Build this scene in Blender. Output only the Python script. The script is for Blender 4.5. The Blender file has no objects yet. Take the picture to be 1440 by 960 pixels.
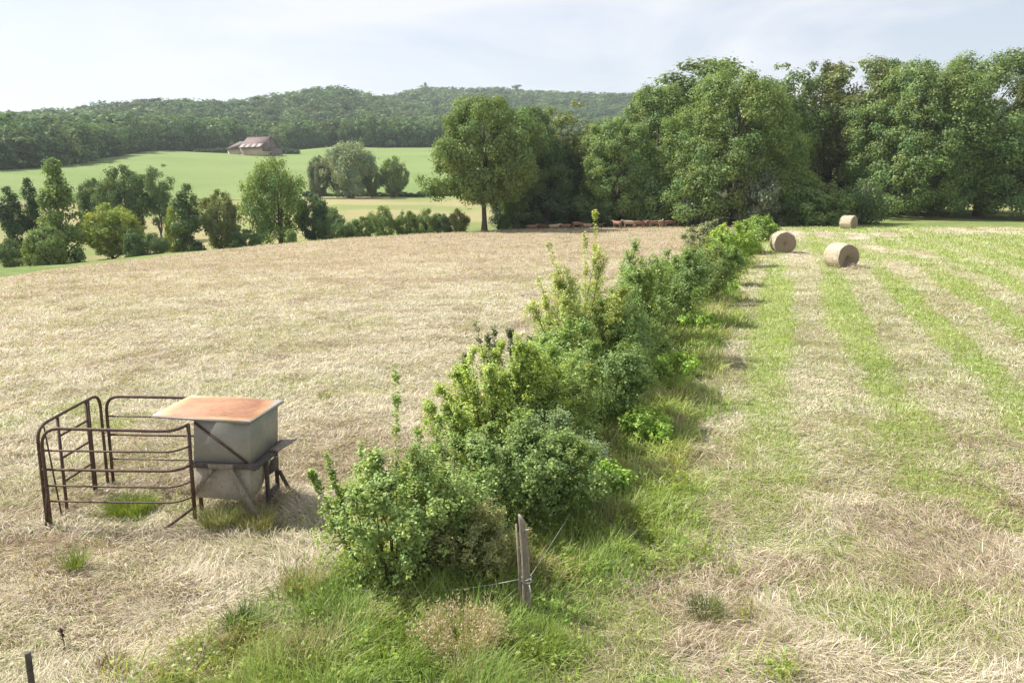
import bpy, bmesh, math, random
import numpy as np
from mathutils import Vector, Matrix
C = bpy.context.scene
COL = C.collection
R = math.radians

# ------------------------------------------------------------------ camera maths (photo pixels, 1440 x 960)
CAM_H, FPX = 4.7, 1120.0
PITCH = math.atan(210 / FPX)
SP, CP = math.sin(PITCH), math.cos(PITCH)

def zat(py, Y):                        # height seen at picture row py at distance Y
    v = (480 - py) / FPX
    return CAM_H - Y * (SP - v * CP) / (CP + v * SP)

def xat(px, py, Y):
    return (px - 720) / FPX * Y / (CP + (480 - py) / FPX * SP)

# ------------------------------------------------------------------ noise
def _h(ix, iy, s):
    n = (ix.astype(np.int64) * 374761393 + iy.astype(np.int64) * 668265263 + s * 1442695041) & 0xffffffff
    n = ((n ^ (n >> 13)) * 1274126177) & 0xffffffff
    n = ((n ^ (n >> 16)) * 2246822519) & 0xffffffff
    return ((n ^ (n >> 15)) & 0xffffff) / float(0xffffff)

def vn(x, y, sc, s):
    x = np.asarray(x, float) / sc + 1000.37
    y = np.asarray(y, float) / sc + 1000.71
    ix, iy = np.floor(x), np.floor(y)
    fx, fy = x - ix, y - iy
    fx = fx * fx * (3 - 2 * fx); fy = fy * fy * (3 - 2 * fy)
    a, b = _h(ix, iy, s), _h(ix + 1, iy, s)
    c, d = _h(ix, iy + 1, s), _h(ix + 1, iy + 1, s)
    return (a * (1 - fx) + b * fx) * (1 - fy) + (c * (1 - fx) + d * fx) * fy

def fbm(x, y, sc, s, o=3):
    t, a, w = 0, 1.0, 0
    for k in range(o):
        t = t + a * vn(x, y, sc / 2 ** k, s + 17 * k); w += a; a *= .5
    return t / w

def sm(a, b, x):
    t = np.clip((np.asarray(x, float) - a) / (b - a), 0, 1)
    return t * t * (3 - 2 * t)

# ------------------------------------------------------------------ terrain
COLS = {
 0:   [(0,0),(12,0),(30,-.2),(50,-.42),(70,-.72),(78,-1.9),(95,-2.9),(118,-2.3),(150,.3),(200,4.6),(300,10.6),(420,19),(550,30),(900,57),(1500,57),(2400,30)],
 240: [(0,0),(12,0),(30,-.1),(55,-.45),(82,-.85),(92,-2.2),(110,-2.9),(130,-2.2),(170,-.4),(215,2.5),(300,11.5),(435,25.0),(470,27),(650,40),(870,80),(1500,88),(2400,40)],
 355: [(0,0),(12,0),(30,-.05),(55,-.35),(86,-.66),(97,-2.0),(115,-2.3),(160,0.1),(215,3),(300,11.5),(420,22.4),(470,26.3),(650,40),(870,82),(1500,96),(2400,45)],
 480: [(0,0),(12,0),(30,0),(55,-.15),(88,-.1),(98,-1.3),(112,-1.0),(125,.1),(155,1.3),(222,3.5),(300,11),(460,29.5),(650,41),(920,104),(1500,122),(2400,60)],
 600: [(0,0),(12,0),(30,.02),(55,.05),(90,.22),(100,-.9),(125,.15),(155,1.2),(222,3.5),(300,11),(455,28.5),(650,41),(920,78),(1310,152),(1500,154),(2400,80)],
 720: [(0,0),(12,0),(30,.05),(55,.15),(94,.45),(104,-.2),(130,.2),(200,3),(300,11),(455,28),(650,41),(920,70),(1310,150),(1500,152),(2400,80)],
 880: [(0,0),(12,0),(30,.08),(60,.35),(99,.62),(112,.2),(200,3),(455,25),(920,70),(1310,142),(1500,144),(2400,70)],
 960: [(0,0),(12,0),(30,.1),(60,.42),(99,.66),(115,.4),(455,24),(920,68),(1310,136),(1500,136),(2400,70)],
 1100:[(0,0),(12,0),(30,.2),(46,.55),(56,.75),(90,.9),(105,.9),(455,22),(1310,125),(1500,125),(2400,60)],
 1200:[(0,0),(12,0),(30,.25),(48,.6),(92,.92),(105,.95),(455,20),(1310,105),(2400,50)],
 1440:[(0,0),(12,0),(30,.3),(60,.8),(100,1.15),(125,1.2),(455,18),(1310,90),(2400,40)],
}
RG = np.exp(np.linspace(math.log(1.0), math.log(2400.0), 900))
_px = sorted(COLS)
AZ = np.array([math.atan((p - 720) / FPX) for p in _px])
_T = []
for p in _px:
    k = np.array(COLS[p], float)
    z = np.interp(RG, k[:, 0], k[:, 1])
    w = np.exp(-np.linspace(-2, 2, 17) ** 2); w /= w.sum()
    _T.append(np.convolve(np.pad(z, 8, mode='edge'), w, mode='valid'))
_T = np.array(_T)

def ground(x, y):
    x = np.asarray(x, float); y = np.asarray(y, float)
    r = np.clip(np.hypot(x, y), 1.0, 2399)
    az = np.clip(np.arctan2(x, np.maximum(y, 1e-3)), AZ[0], AZ[-1])
    fr = np.log(r) / math.log(2400.0) * 899
    i = np.clip(fr.astype(int), 0, 898); f = fr - i
    j = np.clip(np.searchsorted(AZ, az) - 1, 0, len(AZ) - 2)
    g = np.clip((az - AZ[j]) / (AZ[j + 1] - AZ[j]), 0, 1)
    z0 = _T[j, i] * (1 - f) + _T[j, i + 1] * f
    z1 = _T[j + 1, i] * (1 - f) + _T[j + 1, i + 1] * f
    z = z0 * (1 - g) + z1 * g
    near = 1 - sm(50, 75, r)
    z = z + near * (.10 * (fbm(x, y, 2.2, 5, 3) - .5) + .07 * (fbm(x, y, .55, 6, 2) - .5))
    far = sm(110, 160, r)
    z = z + far * (fbm(x, y, 60, 9, 2) - .5) * np.minimum(r * .006, 6)
    return z

def gz(x, y):
    return float(ground(np.array([x]), np.array([y]))[0])

def hit(px, py):                       # ground point under a picture position
    u, v = (px - 720) / FPX, (480 - py) / FPX
    d = np.array([u, CP + v * SP, -SP + v * CP])
    t = np.exp(np.linspace(math.log(5), math.log(2000), 6000))
    X, Y, Z = u * t, d[1] * t, CAM_H + d[2] * t
    k = np.nonzero(Z <= ground(X, Y))[0]
    k = k[0] if len(k) else -1
    return float(X[k]), float(Y[k])

# ------------------------------------------------------------------ zones (which plants grow where)
def off(x, y):                         # metres to the right of the fence line beside the hedge
    return (np.asarray(x, float) - (-2.6 + .333 * np.asarray(y, float))) * .949

def zones(x, y):
    x = np.asarray(x, float); y = np.asarray(y, float)
    s = off(x, y); r = np.hypot(x, y)
    wob = (fbm(x, y, 1.6, 31, 3) - .5)
    # lush verge along the hedge and the weedy corner in front
    verge = sm(-3.3, -2.3, s + wob * 1.2) * (1 - sm(.1, 1.7, s + wob * 2.4))
    verge = verge * (1 - sm(85, 95, r))
    fw = wob + .9 * (fbm(x, y, .5, 32, 2) - .5)
    fore = (1 - sm(8.0, 9.7, y + fw * 2.6)) * sm(-1.0, 1.0, x + 3.3 - (y - 7) * .95 + fw * 3.0) * (1 - sm(.5, 2.4, x + fw * 3)) * (.55 + .45 * sm(.38, .55, fbm(x, y, 1.1, 33, 3)))
    verge = np.maximum(verge, fore)
    right = sm(-.2, .2, s)
    # stripes in the right field, mown along the hedge
    st = .5 + .5 * np.cos((s - 2.45 + .25 * (fbm(x, y, 5, 44, 2) - .5)) * 2 * math.pi / 2.62)
    big = fbm(x, y, 4.5, 41, 3); sml = fbm(x, y, .8, 42, 3)
    stripe = sm(.34, .70, st * .62 + big * .60 + sml * .36 - .33)
    nearG = sm(.46, .68, fbm(x, y, 1.5, 43, 4)) * .75 + .10
    k = sm(10, 17, y)
    gR = nearG * (1 - k) + (stripe * .68 + .30) * k
    farp = sm(.5, .66, fbm(x, y * .5, 7, 45, 3))
    gR = np.where(r > 40, gR * (1 - sm(40, 58, r)) + sm(40, 58, r) * (.62 + .3 * stripe - .6 * farp), gR)
    # left field, pale cut grass
    nl = fbm(x, y, 2.6, 51, 4)
    gL = sm(.44, .68, nl) * (.80 - .68 * sm(12, 22, y)) * (1 - .7 * sm(30, 50, y)) + .06
    pen = np.exp(-(((x + 5.5) / .75) ** 2 + ((y - 11.35) / .55) ** 2))
    gL = np.maximum(gL, .9 * pen)
    green = np.where(right > .5, gR, gL)
    # brown: dead thatch, bare earth, and a strip before the pen's front panel
    nb = fbm(x, y, 1.1, 61, 4)
    bL = sm(.53, .72, nb) * .6 + .85 * sm(30, 70, r) + .1
    bL = bL + sm(.62, .75, vn(x * .12, y, 3.0, 62)) * .5 * sm(30, 45, r)
    bL = bL + (1 - sm(11, 22, y)) * (.15 + .75 * sm(.42, .66, fbm(x, y, 1.9, 63, 3)))
    bL = bL + .8 * np.exp(-(((x + 7.3) / .9) ** 2 + ((y - 10.4) / .8) ** 2)) * sm(.3, .6, nb) + .5 * np.exp(-(((x + 6.2) / 1.6) ** 2 + ((y - 10.2) / .25) ** 2))
    bR = sm(.50, .68, nb) * .75 + .05 + (1 - sm(11, 19, y)) * .7 * sm(.46, .66, fbm(x, y, 1.5, 64, 3))
    brown = np.clip(np.where(right > .5, bR, bL), 0, 1)
    return s, r, np.clip(verge, 0, 1), np.clip(green, 0, 1), brown, right

STRAW = np.array([.62, .556, .452]); TAN = np.array([.395, .305, .23]); EARTH = np.array([.19, .135, .09])
LGREEN = np.array([.36, .42, .13]); GREEN = np.array([.20, .30, .058]); DGREEN = np.array([.055, .095, .022])

def lerp(a, b, t):
    t = np.asarray(t)[..., None]
    return a * (1 - t) + b * t

def ground_colour(x, y):
    s, r, verge, green, brown, right = zones(x, y)
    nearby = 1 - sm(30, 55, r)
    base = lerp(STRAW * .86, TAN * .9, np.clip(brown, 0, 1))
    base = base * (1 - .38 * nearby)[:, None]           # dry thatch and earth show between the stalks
    base = lerp(base, EARTH * np.array([1.1, 1.05, 1.0]), .8 * bare_soil(x, y))
    g = lerp(LGREEN * .9, GREEN, fbm(x, y, 3, 71, 3))
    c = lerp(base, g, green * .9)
    c = lerp(c, np.broadcast_to(np.array([.14, .16, .06]), c.shape), verge)
    amp = np.ones(len(x))
    # beyond the field edge: green rim, valley meadow, pasture, wood floor
    az = np.arctan2(x, np.maximum(y, 1e-3)); px = 720 + FPX * np.tan(np.clip(az, -1, 1))
    crest = np.interp(px, [0, 240, 355, 480, 600, 720, 880, 960, 1100, 1440], [58, 76, 85, 88, 91, 95, 100, 100, 93, 97])
    rim = sm(0, 1.5, r - crest)
    c = lerp(c, lerp(np.array([.10, .19, .04]), np.array([.24, .25, .10]), fbm(x, y, 9, 72, 3)), rim)
    mead = sm(8, 30, r - crest)
    mc = lerp(np.array([.30, .27, .135]), np.array([.20, .235, .085]), sm(.35, .7, fbm(x, y, 16, 73, 3)))
    c = lerp(c, mc, mead)
    pst = np.interp(px, [0, 240, 355, 480, 600, 720], [185, 205, 212, 222, 224, 224])
    past = sm(-6, 6, r - pst)
    pc = lerp(np.array([.14, .205, .064]), np.array([.205, .255, .10]), fbm(x, y, 22, 74, 4))
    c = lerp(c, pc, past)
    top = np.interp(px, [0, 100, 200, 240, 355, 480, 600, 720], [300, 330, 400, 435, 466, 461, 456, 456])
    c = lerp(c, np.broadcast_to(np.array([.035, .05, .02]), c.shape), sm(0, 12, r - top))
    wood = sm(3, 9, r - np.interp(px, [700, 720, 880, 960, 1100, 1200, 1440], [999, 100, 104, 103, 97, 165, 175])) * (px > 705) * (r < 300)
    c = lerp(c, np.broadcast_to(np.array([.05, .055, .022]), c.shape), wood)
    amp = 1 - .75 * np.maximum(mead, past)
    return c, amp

# ------------------------------------------------------------------ mesh helpers
def make_mesh(name, V, Q, tint=None, alpha=None, T=None, smooth=False, dom='FACE'):
    me = bpy.data.meshes.new(name)
    V = np.asarray(V, np.float32).reshape(-1, 3)
    Q = np.asarray(Q, np.int32).reshape(-1, 4)
    me.vertices.add(len(V)); me.vertices.foreach_set('co', V.ravel())
    nt = 0 if T is None else len(T)
    nl = len(Q) * 4 + nt * 3
    me.loops.add(nl)
    li = Q.ravel() if not nt else np.concatenate([Q.ravel(), np.asarray(T, np.int32).ravel()])
    me.loops.foreach_set('vertex_index', li.astype(np.int32))
    me.polygons.add(len(Q) + nt)
    ls = np.concatenate([np.arange(len(Q)) * 4, len(Q) * 4 + np.arange(nt) * 3]).astype(np.int32)
    me.polygons.foreach_set('loop_start', ls)
    if smooth:
        me.polygons.foreach_set('use_smooth', np.ones(len(Q) + nt, bool))
    if tint is not None:
        a = me.attributes.new('tint', 'FLOAT_COLOR', dom)
        t4 = np.ones((len(tint), 4), np.float32); t4[:, :3] = tint
        if alpha is not None: t4[:, 3] = alpha
        a.data.foreach_set('color', t4.ravel())
    me.update(calc_edges=True)
    return me

def put(name, me, mat, parent=None, loc=(0, 0, 0), colour=None):
    o = bpy.data.objects.new(name, me); COL.objects.link(o)
    if mat and not len(me.materials): me.materials.append(mat)
    o.location = loc
    if parent: o.parent = parent
    if colour is not None: o.color = (*colour, 1)
    return o

def thing(name, label, cat, loc=(0, 0, 0), rz=0, group=None):
    o = bpy.data.objects.new(name, None); COL.objects.link(o)
    o.location = loc; o.rotation_euler = (0, 0, rz); o.empty_display_size = .2
    tag(o, label, cat, group)
    return o

def tag(o, label, cat, group=None):
    o['label'] = label; o['category'] = cat
    if group: o['group'] = group

def kind(o, k):
    o['kind'] = k
    return o

def norm(v):
    return v / np.maximum(np.linalg.norm(v, axis=-1, keepdims=True), 1e-9)

class Geo:                             # collects tubes, boxes and prisms into one mesh
    def __init__(s): s.v, s.q, s.t, s.n = [], [], [], 0
    def add(s, v, q, t=()):
        s.v.append(np.asarray(v, float).reshape(-1, 3))
        if len(q): s.q.append(np.asarray(q, int).reshape(-1, 4) + s.n)
        if len(t): s.t.append(np.asarray(t, int).reshape(-1, 3) + s.n)
        s.n += len(s.v[-1])
    def tube(s, pts, rad, k=6):
        P = np.asarray(pts, float); n = len(P)
        r = np.broadcast_to(np.asarray(rad, float), (n,))
        tg = np.gradient(P, axis=0); tg = norm(tg)
        up = np.array([0, 0, 1.0]) if abs(tg[0][2]) < .9 else np.array([1.0, 0, 0])
        V = []
        a = norm(np.cross(up, tg[0]))
        for i in range(n):
            a = norm(a - tg[i] * np.dot(a, tg[i])); b = np.cross(tg[i], a)
            th = np.arange(k) * 2 * math.pi / k
            V.append(P[i] + r[i] * (np.cos(th)[:, None] * a + np.sin(th)[:, None] * b))
        V = np.array(V).reshape(-1, 3)
        q = [[i * k + j, i * k + (j + 1) % k, (i + 1) * k + (j + 1) % k, (i + 1) * k + j] for i in range(n - 1) for j in range(k)]
        V = np.vstack([V, P[0], P[-1]])
        t = [[n * k, (j + 1) % k, j] for j in range(k)] + [[n * k + 1, (n - 1) * k + j, (n - 1) * k + (j + 1) % k] for j in range(k)]
        s.add(V, q, t)
    def box(s, c, d, rot=None):        # centre, full size
        c = np.asarray(c, float); d = np.asarray(d, float) / 2
        v = np.array([[x, y, z] for x in (-1, 1) for y in (-1, 1) for z in (-1, 1)]) * d
        if rot is not None: v = v @ np.array(rot.to_3x3() if hasattr(rot, 'to_3x3') else rot).T
        s.add(v + c, [[0, 1, 3, 2], [4, 6, 7, 5], [0, 4, 5, 1], [2, 3, 7, 6], [0, 2, 6, 4], [1, 5, 7, 3]])
    def bar(s, a, b, w, h):            # rectangular bar from a to b
        a = np.asarray(a, float); b = np.asarray(b, float); d = norm(b - a)
        up = np.array([0, 0, 1.0]) if abs(d[2]) < .95 else np.array([0, 1.0, 0])
        x = norm(np.cross(d, up)); u = np.cross(x, d)
        v = [p + x * sx * w / 2 + u * su * h / 2 for p in (a, b) for sx, su in ((-1, -1), (1, -1), (1, 1), (-1, 1))]
        s.add(v, [[0, 1, 2, 3], [7, 6, 5, 4], [0, 4, 5, 1], [1, 5, 6, 2], [2, 6, 7, 3], [3, 7, 4, 0]])
    def hexa(s, v):                    # 8 corners: bottom ring of 4, top ring of 4
        s.add(v, [[3, 2, 1, 0], [4, 5, 6, 7], [0, 1, 5, 4], [1, 2, 6, 5], [2, 3, 7, 6], [3, 0, 4, 7]])
    def build(s, name, mat, parent=None, smooth=False, bevel=0, colour=None):
        me = make_mesh(name, np.vstack(s.v), np.vstack(s.q) if s.q else np.zeros((0, 4)), T=np.vstack(s.t) if s.t else None, smooth=smooth)
        bm = bmesh.new(); bm.from_mesh(me)
        bmesh.ops.recalc_face_normals(bm, faces=bm.faces)
        if bevel:
            bmesh.ops.bevel(bm, geom=[e for e in bm.edges if len(e.link_faces) == 2 and e.calc_face_angle() > .5], offset=bevel, segments=1, affect='EDGES')
        bm.to_mesh(me); bm.free()
        return put(name, me, mat, parent, colour=colour)

def blades(P, az, L, elev, droop, w, rng, tipw=.15):
    """ribbons of two quads: base points, compass direction, length, rise at the root, bend, width"""
    n = len(P)
    d = np.stack([np.cos(az), np.sin(az)], 1)
    e2 = elev - droop
    h1 = np.concatenate([d * np.cos(elev)[:, None], np.sin(elev)[:, None]], 1) * (L * .5)[:, None]
    h2 = np.concatenate([d * np.cos(e2)[:, None], np.sin(e2)[:, None]], 1) * (L * .5)[:, None]
    p1 = P + h1; p2 = p1 + h2
    ang = az + math.pi / 2 + rng.uniform(-.9, .9, n)
    sd = np.stack([np.cos(ang), np.sin(ang), rng.uniform(-.35, .35, n)], 1) * (w / 2)[:, None]
    V = np.stack([P - sd * .8, P + sd * .8, p1 - sd, p1 + sd, p2 - sd * tipw, p2 + sd * tipw], 1)
    k = np.arange(n)[:, None] * 6
    Q = np.stack([k + np.array([0, 1, 3, 2]), k + np.array([2, 3, 5, 4])], 1).reshape(-1, 4)
    return V.reshape(-1, 3), Q

def leaf_quads(P, N, T, size, aspect, fold=.12):
    """four-cornered leaves: middle P, facing N, pointing along T"""
    T = norm(T - N * (T * N).sum(1, keepdims=True)); B = np.cross(N, T)
    s = size[:, None]
    V = np.stack([P - T * s * .5, P + B * s * aspect * .5 + N * s * fold - T * s * .06, P + T * s * .5, P - B * s * aspect * .5 + N * s * fold - T * s * .06], 1)
    Q = np.arange(len(P))[:, None] * 4 + np.arange(4)
    return V.reshape(-1, 3), Q

def rdir(rng, n):
    return norm(rng.normal(size=(n, 3)))

# ------------------------------------------------------------------ materials
def new_mat(name):
    m = bpy.data.materials.new(name); m.use_nodes = True
    nt = m.node_tree; nt.nodes.clear()
    return m, nt, nt.nodes.new('ShaderNodeOutputMaterial')

class NT:
    def __init__(s, nt): s.nt = nt
    def n(s, t, **kw):
        x = s.nt.nodes.new('ShaderNode' + t)
        for k, v in kw.items():
            if k.startswith('i_'):
                key = k[2:]
                key = int(key) if key.isdigit() else key.replace('_', ' ')
                x.inputs[key].default_value = v
            else: setattr(x, k, v)
        return x
    def l(s, a, b): s.nt.links.new(a, b)
    def mix(s, fac, a, b, mode='MIX'):
        x = s.nt.nodes.new('ShaderNodeMix'); x.data_type = 'RGBA'; x.blend_type = mode
        for sock, val in ((x.inputs[0], fac), (x.inputs[6], a), (x.inputs[7], b)):
            if hasattr(val, 'links'): s.l(val, sock)
            elif isinstance(val, (int, float)): sock.default_value = val
            else: sock.default_value = (*val[:3], 1)
        return x.outputs[2]
    def math(s, op, a, b=0.0):
        x = s.nt.nodes.new('ShaderNodeMath'); x.operation = op
        for sock, val in ((x.inputs[0], a), (x.inputs[1], b)):
            if hasattr(val, 'links'): s.l(val, sock)
            else: sock.default_value = val
        return x.outputs[0]
    def ramp(s, fac, stops):
        x = s.nt.nodes.new('ShaderNodeValToRGB'); s.l(fac, x.inputs[0])
        e = x.color_ramp.elements
        while len(e) < len(stops): e.new(.5)
        for el, (p, c) in zip(e, stops):
            el.position = p; el.color = (*c, 1) if not isinstance(c, (int, float)) else (c, c, c, 1)
        return x.outputs[0]

def leaf_material(name, trans=.32, gloss=.016, rough=.45):
    m, nt, out = new_mat(name); g = NT(nt)
    at = g.n('Attribute', attribute_name='tint'); oi = g.n('ObjectInfo')
    c = g.mix(1, at.outputs['Color'], oi.outputs['Color'], 'MULTIPLY')
    d = g.n('BsdfDiffuse'); t = g.n('BsdfTranslucent'); gl = g.n('BsdfGlossy', i_Roughness=rough)
    g.l(c, d.inputs[0])
    g.l(g.mix(1, c, (1.35, 1.25, .65), 'MULTIPLY'), t.inputs[0])
    a = g.n('MixShader', i_0=trans); g.l(d.outputs[0], a.inputs[1]); g.l(t.outputs[0], a.inputs[2])
    b = g.n('MixShader', i_0=gloss); g.l(a.outputs[0], b.inputs[1]); g.l(gl.outputs[0], b.inputs[2])
    g.l(b.outputs[0], out.inputs[0])
    return m

M_LEAF = leaf_material('leaf')
M_GRASS = leaf_material('grass_blade', trans=.30, gloss=.02)
M_STRAW = leaf_material('dry_stalk', trans=.22, gloss=.03, rough=.4)

def surface(name, c1, c2, scale=8, rough=.8, bump=.3, metal=0, stretch=(1, 1, 1), c3=None, detail=8, obj='Object'):
    m, nt, out = new_mat(name); g = NT(nt)
    tc = g.n('TexCoord'); mp = g.n('Mapping'); mp.inputs['Scale'].default_value = stretch
    g.l(tc.outputs[obj], mp.inputs[0])
    n1 = g.n('TexNoise', i_Scale=scale, i_Detail=detail, i_Roughness=.65); g.l(mp.outputs[0], n1.inputs[0])
    n2 = g.n('TexNoise', i_Scale=scale * 4.7, i_Detail=4.0); g.l(mp.outputs[0], n2.inputs[0])
    f = g.ramp(n1.outputs[0], [(.35, 0.0), (.65, 1.0)])
    c = g.mix(f, c1, c2)
    if c3 is not None:
        c = g.mix(g.ramp(n2.outputs[0], [(.5, 0.0), (.66, 1.0)]), c, c3)
    p = g.n('BsdfPrincipled', i_Roughness=rough, i_Metallic=metal)
    g.l(c, p.inputs['Base Color'])
    b = g.n('Bump', i_Strength=bump, i_Distance=.02); g.l(n2.outputs[0], b.inputs['Height']); g.l(b.outputs[0], p.inputs['Normal'])
    g.l(p.outputs[0], out.inputs[0])
    return m

M_BARK = surface('bark', (.07, .055, .04), (.15, .125, .10), 6, .9, .6, stretch=(3, 3, .6))
M_TWIG = surface('twig', (.07, .05, .03), (.14, .105, .07), 20, .85, .3)
M_PIPE = surface('rusty_pipe', (.045, .026, .019), (.10, .056, .036), 9, .7, .25, c3=(.15, .085, .055))
M_STEEL = surface('galvanised_sheet', (.25, .245, .23), (.345, .335, .31), 3.5, .55, .1, metal=.3, c3=(.30, .275, .235))
M_SHEET = surface('weathered_board', (.33, .295, .255), (.42, .38, .33), 4, .75, .15, c3=(.31, .265, .22))
M_WOOD = surface('grey_wood', (.20, .165, .125), (.36, .31, .25), 5, .85, .5, stretch=(6, 6, .7), c3=(.12, .10, .08))
M_DARKWOOD = surface('dark_wood', (.055, .045, .04), (.12, .10, .09), 5, .85, .5, stretch=(3, 3, 3))
M_PLASTIC = surface('stake_plastic', (.50, .55, .58), (.62, .66, .68), 5, .5, .05)
M_WIRE = surface('wire', (.34, .33, .30), (.48, .47, .43), 12, .5, .1, metal=.4)

def ground_material():
    m, nt, out = new_mat('field_ground'); g = NT(nt)
    at = g.n('Attribute', attribute_name='tint'); tc = g.n('TexCoord')
    P = tc.outputs['Object']
    def noise(sc, det, ro=.6, dist=0.0):
        x = g.n('TexNoise', i_Scale=sc, i_Detail=det, i_Roughness=ro, i_Distortion=dist); g.l(P, x.inputs[0]); return x.outputs[0]
    n1, n2, n3 = noise(1.1, 6, .65, .6), noise(6.0, 5, .7, 1.2), noise(28.0, 3, .7, .5)
    v = g.math('ADD', g.math('MULTIPLY', g.math('SUBTRACT', n1, .5), 1.3), g.math('MULTIPLY', g.math('SUBTRACT', n2, .5), 1.3))
    v = g.math('ADD', v, g.math('MULTIPLY', g.math('SUBTRACT', n3, .5), .8))
    v = g.math('ADD', 1.0, g.math('MULTIPLY', v, at.outputs['Alpha']))
    v = g.math('MAXIMUM', v, .35)
    cx = g.n('CombineColor'); [g.l(v, cx.inputs[i]) for i in range(3)]
    c = g.mix(1, at.outputs['Color'], cx.outputs[0], 'MULTIPLY')
    p = g.n('BsdfPrincipled', i_Roughness=.95); p.inputs['Specular IOR Level'].default_value = .1
    g.l(c, p.inputs['Base Color'])
    h = g.math('ADD', g.math('MULTIPLY', n2, 1.0), g.math('MULTIPLY', n3, .5))
    b = g.n('Bump', i_Strength=.8, i_Distance=.12); g.l(h, b.inputs['Height']); g.l(b.outputs[0], p.inputs['Normal'])
    g.l(p.outputs[0], out.inputs[0])
    return m

# ------------------------------------------------------------------ ground sheet
def build_ground():
    rr = np.concatenate([[0.0], np.exp(np.linspace(math.log(2.0), math.log(2400.0), 560))])
    a1 = np.linspace(-math.pi, R(-44), 40, endpoint=False)
    a2 = np.linspace(R(-44), R(44), 440, endpoint=False)
    a3 = np.linspace(R(44), math.pi, 40, endpoint=False)
    aa = np.concatenate([a1, a2, a3]); na, nr = len(aa), len(rr)
    A, RR = np.meshgrid(aa, rr)
    X, Y = (RR * np.sin(A)).ravel(), (RR * np.cos(A)).ravel()
    V = np.stack([X, Y, ground(X, Y)], 1)
    i, j = np.meshgrid(np.arange(nr - 1), np.arange(na), indexing='ij')
    j2 = (j + 1) % na
    Q = np.stack([i * na + j, i * na + j2, (i + 1) * na + j2, (i + 1) * na + j], -1).reshape(-1, 4)[:, ::-1]
    c, amp = ground_colour(X, Y)
    o = put('ground', make_mesh('ground', V, Q, c, amp, smooth=True, dom='POINT'), ground_material())
    return kind(o, 'structure')

# ------------------------------------------------------------------ straw, grass
def sample_area(rng, n, y0, y1, pw):
    u = rng.random(n); q = 1 - pw
    Y = (y0 ** q + u * (y1 ** q - y0 ** q)) ** (1 / q)
    X = rng.uniform(-1, 1, n) * (.665 * Y + 2.8)
    return X, Y

def crest_at(x, y):
    px = 720 + FPX * x / np.maximum(y, 1e-3)
    return np.interp(px, [0, 240, 355, 480, 600, 720, 880, 960, 1100, 1440], [58, 76, 85, 88, 91, 95, 100, 100, 93, 97])

def bare_soil(x, y):                   # trodden earth by the pen, a strip along its front panel, scraped spots
    e = np.exp(-(((x + 7.2) / 1.0) ** 2 + ((y - 10.3) / .8) ** 2)) + .8 * np.exp(-(((x + 6.1) / 1.5) ** 2 + ((y - 10.25) / .22) ** 2)) + .7 * np.exp(-(((x + 6.3) / .5) ** 2 + ((y - 11.9) / .5) ** 2))
    return np.clip(e * sm(.25, .55, fbm(x, y, .7, 36, 3)) * 1.3 + sm(.60, .70, fbm(x, y, 1.3, 37, 3)) * .8, 0, 1)

def hedge_core(x, y):
    s = off(x, y)
    return (s > -2.3) & (s < -.5) & (y > 9.3)

def build_straw():
    rng = np.random.default_rng(3)
    X, Y = sample_area(rng, 1480000, 6.2, 96, .97)
    s, r, verge, green, brown, right = zones(X, Y)
    keep = (rng.random(len(X)) > verge * .93) & (rng.random(len(X)) > green * (.5 + .2 * sm(12, 22, Y))) & (r < crest_at(X, Y)) & ~hedge_core(X, Y)
    swirl = fbm(X, Y, 1.3, 81, 3)
    lump = fbm(X, Y, .45, 82, 2)
    bare = bare_soil(X, Y)
    keep &= (rng.random(len(X)) < .35 + 1.1 * lump) & (rng.random(len(X)) > .8 * bare)
    keep &= rng.random(len(X)) > .62 * sm(35, 80, r)
    X, Y, r, green, brown, swirl, lump, right = [a[keep] for a in (X, Y, r, green, brown, swirl, lump, right)]
    n = len(X)
    az = swirl * 4 * math.pi + rng.normal(0, .75, n)
    L = rng.uniform(.10, .30, n) * (.62 + .38 * (1 - sm(9, 18, r)) * (.35 + .65 * right)) * (1 + .010 * np.maximum(r - 14, 0))
    el = rng.uniform(.0, .5, n) + .25 * (1 - right) * rng.random(n) + (rng.random(n) < .10) * rng.uniform(.3, .8, n)
    dr = rng.uniform(.1, .9, n)
    w = (.0016 + .00033 * r) * rng.uniform(.6, 1.6, n)
    z = ground(X, Y) + rng.uniform(-.005, .05, n) * (.4 + 1.2 * lump)
    V, Q = blades(np.stack([X, Y, z], 1), az, L, el, dr, w, rng, .35)
    clod = sm(.70, .84, vn(X, Y, .42, 83) * .55 + vn(X, Y, 1.9, 84) * .45)      # standing tufts the mower left
    up = rng.random(n) < clod
    el[up] = rng.uniform(.6, 1.3, up.sum()); L[up] *= .8
    patch = fbm(X, Y, 3.2, 85, 3)
    t = np.clip(brown * .8 + (patch - .5) * .95 + clod * .6 - .28 * (1 - right) * sm(13, 18, r) * (1 - sm(36, 52, r)) + rng.normal(.0, .25, n), 0, 1)
    c = lerp(STRAW * 1.08, TAN, t)
    dk = rng.random(n) < .08 + .26 * brown * (1 - .6 * (1 - right) * sm(13, 18, r)) * (1 - .5 * sm(20, 40, r))
    c[dk] = lerp(TAN, EARTH, rng.random(dk.sum()))
    gtint = rng.random(n) < .12 + .40 * green + .30 * sm(.52, .70, fbm(X, Y, 2.3, 86, 3)) * (1 - sm(16, 28, r))
    c[gtint] = lerp(np.array([.42, .40, .19]), np.array([.27, .32, .11]), rng.random(gtint.sum()))
    pale = rng.random(n) < .10
    c[pale] = np.array([.72, .63, .46]) * rng.uniform(.85, 1.05, (pale.sum(), 1))
    c = c * rng.uniform(.82, 1.15, (n, 1))
    kind(put('mown_straw', make_mesh('mown_straw', V, Q, np.repeat(c, 2, 0)), M_STRAW), 'stuff')

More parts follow.
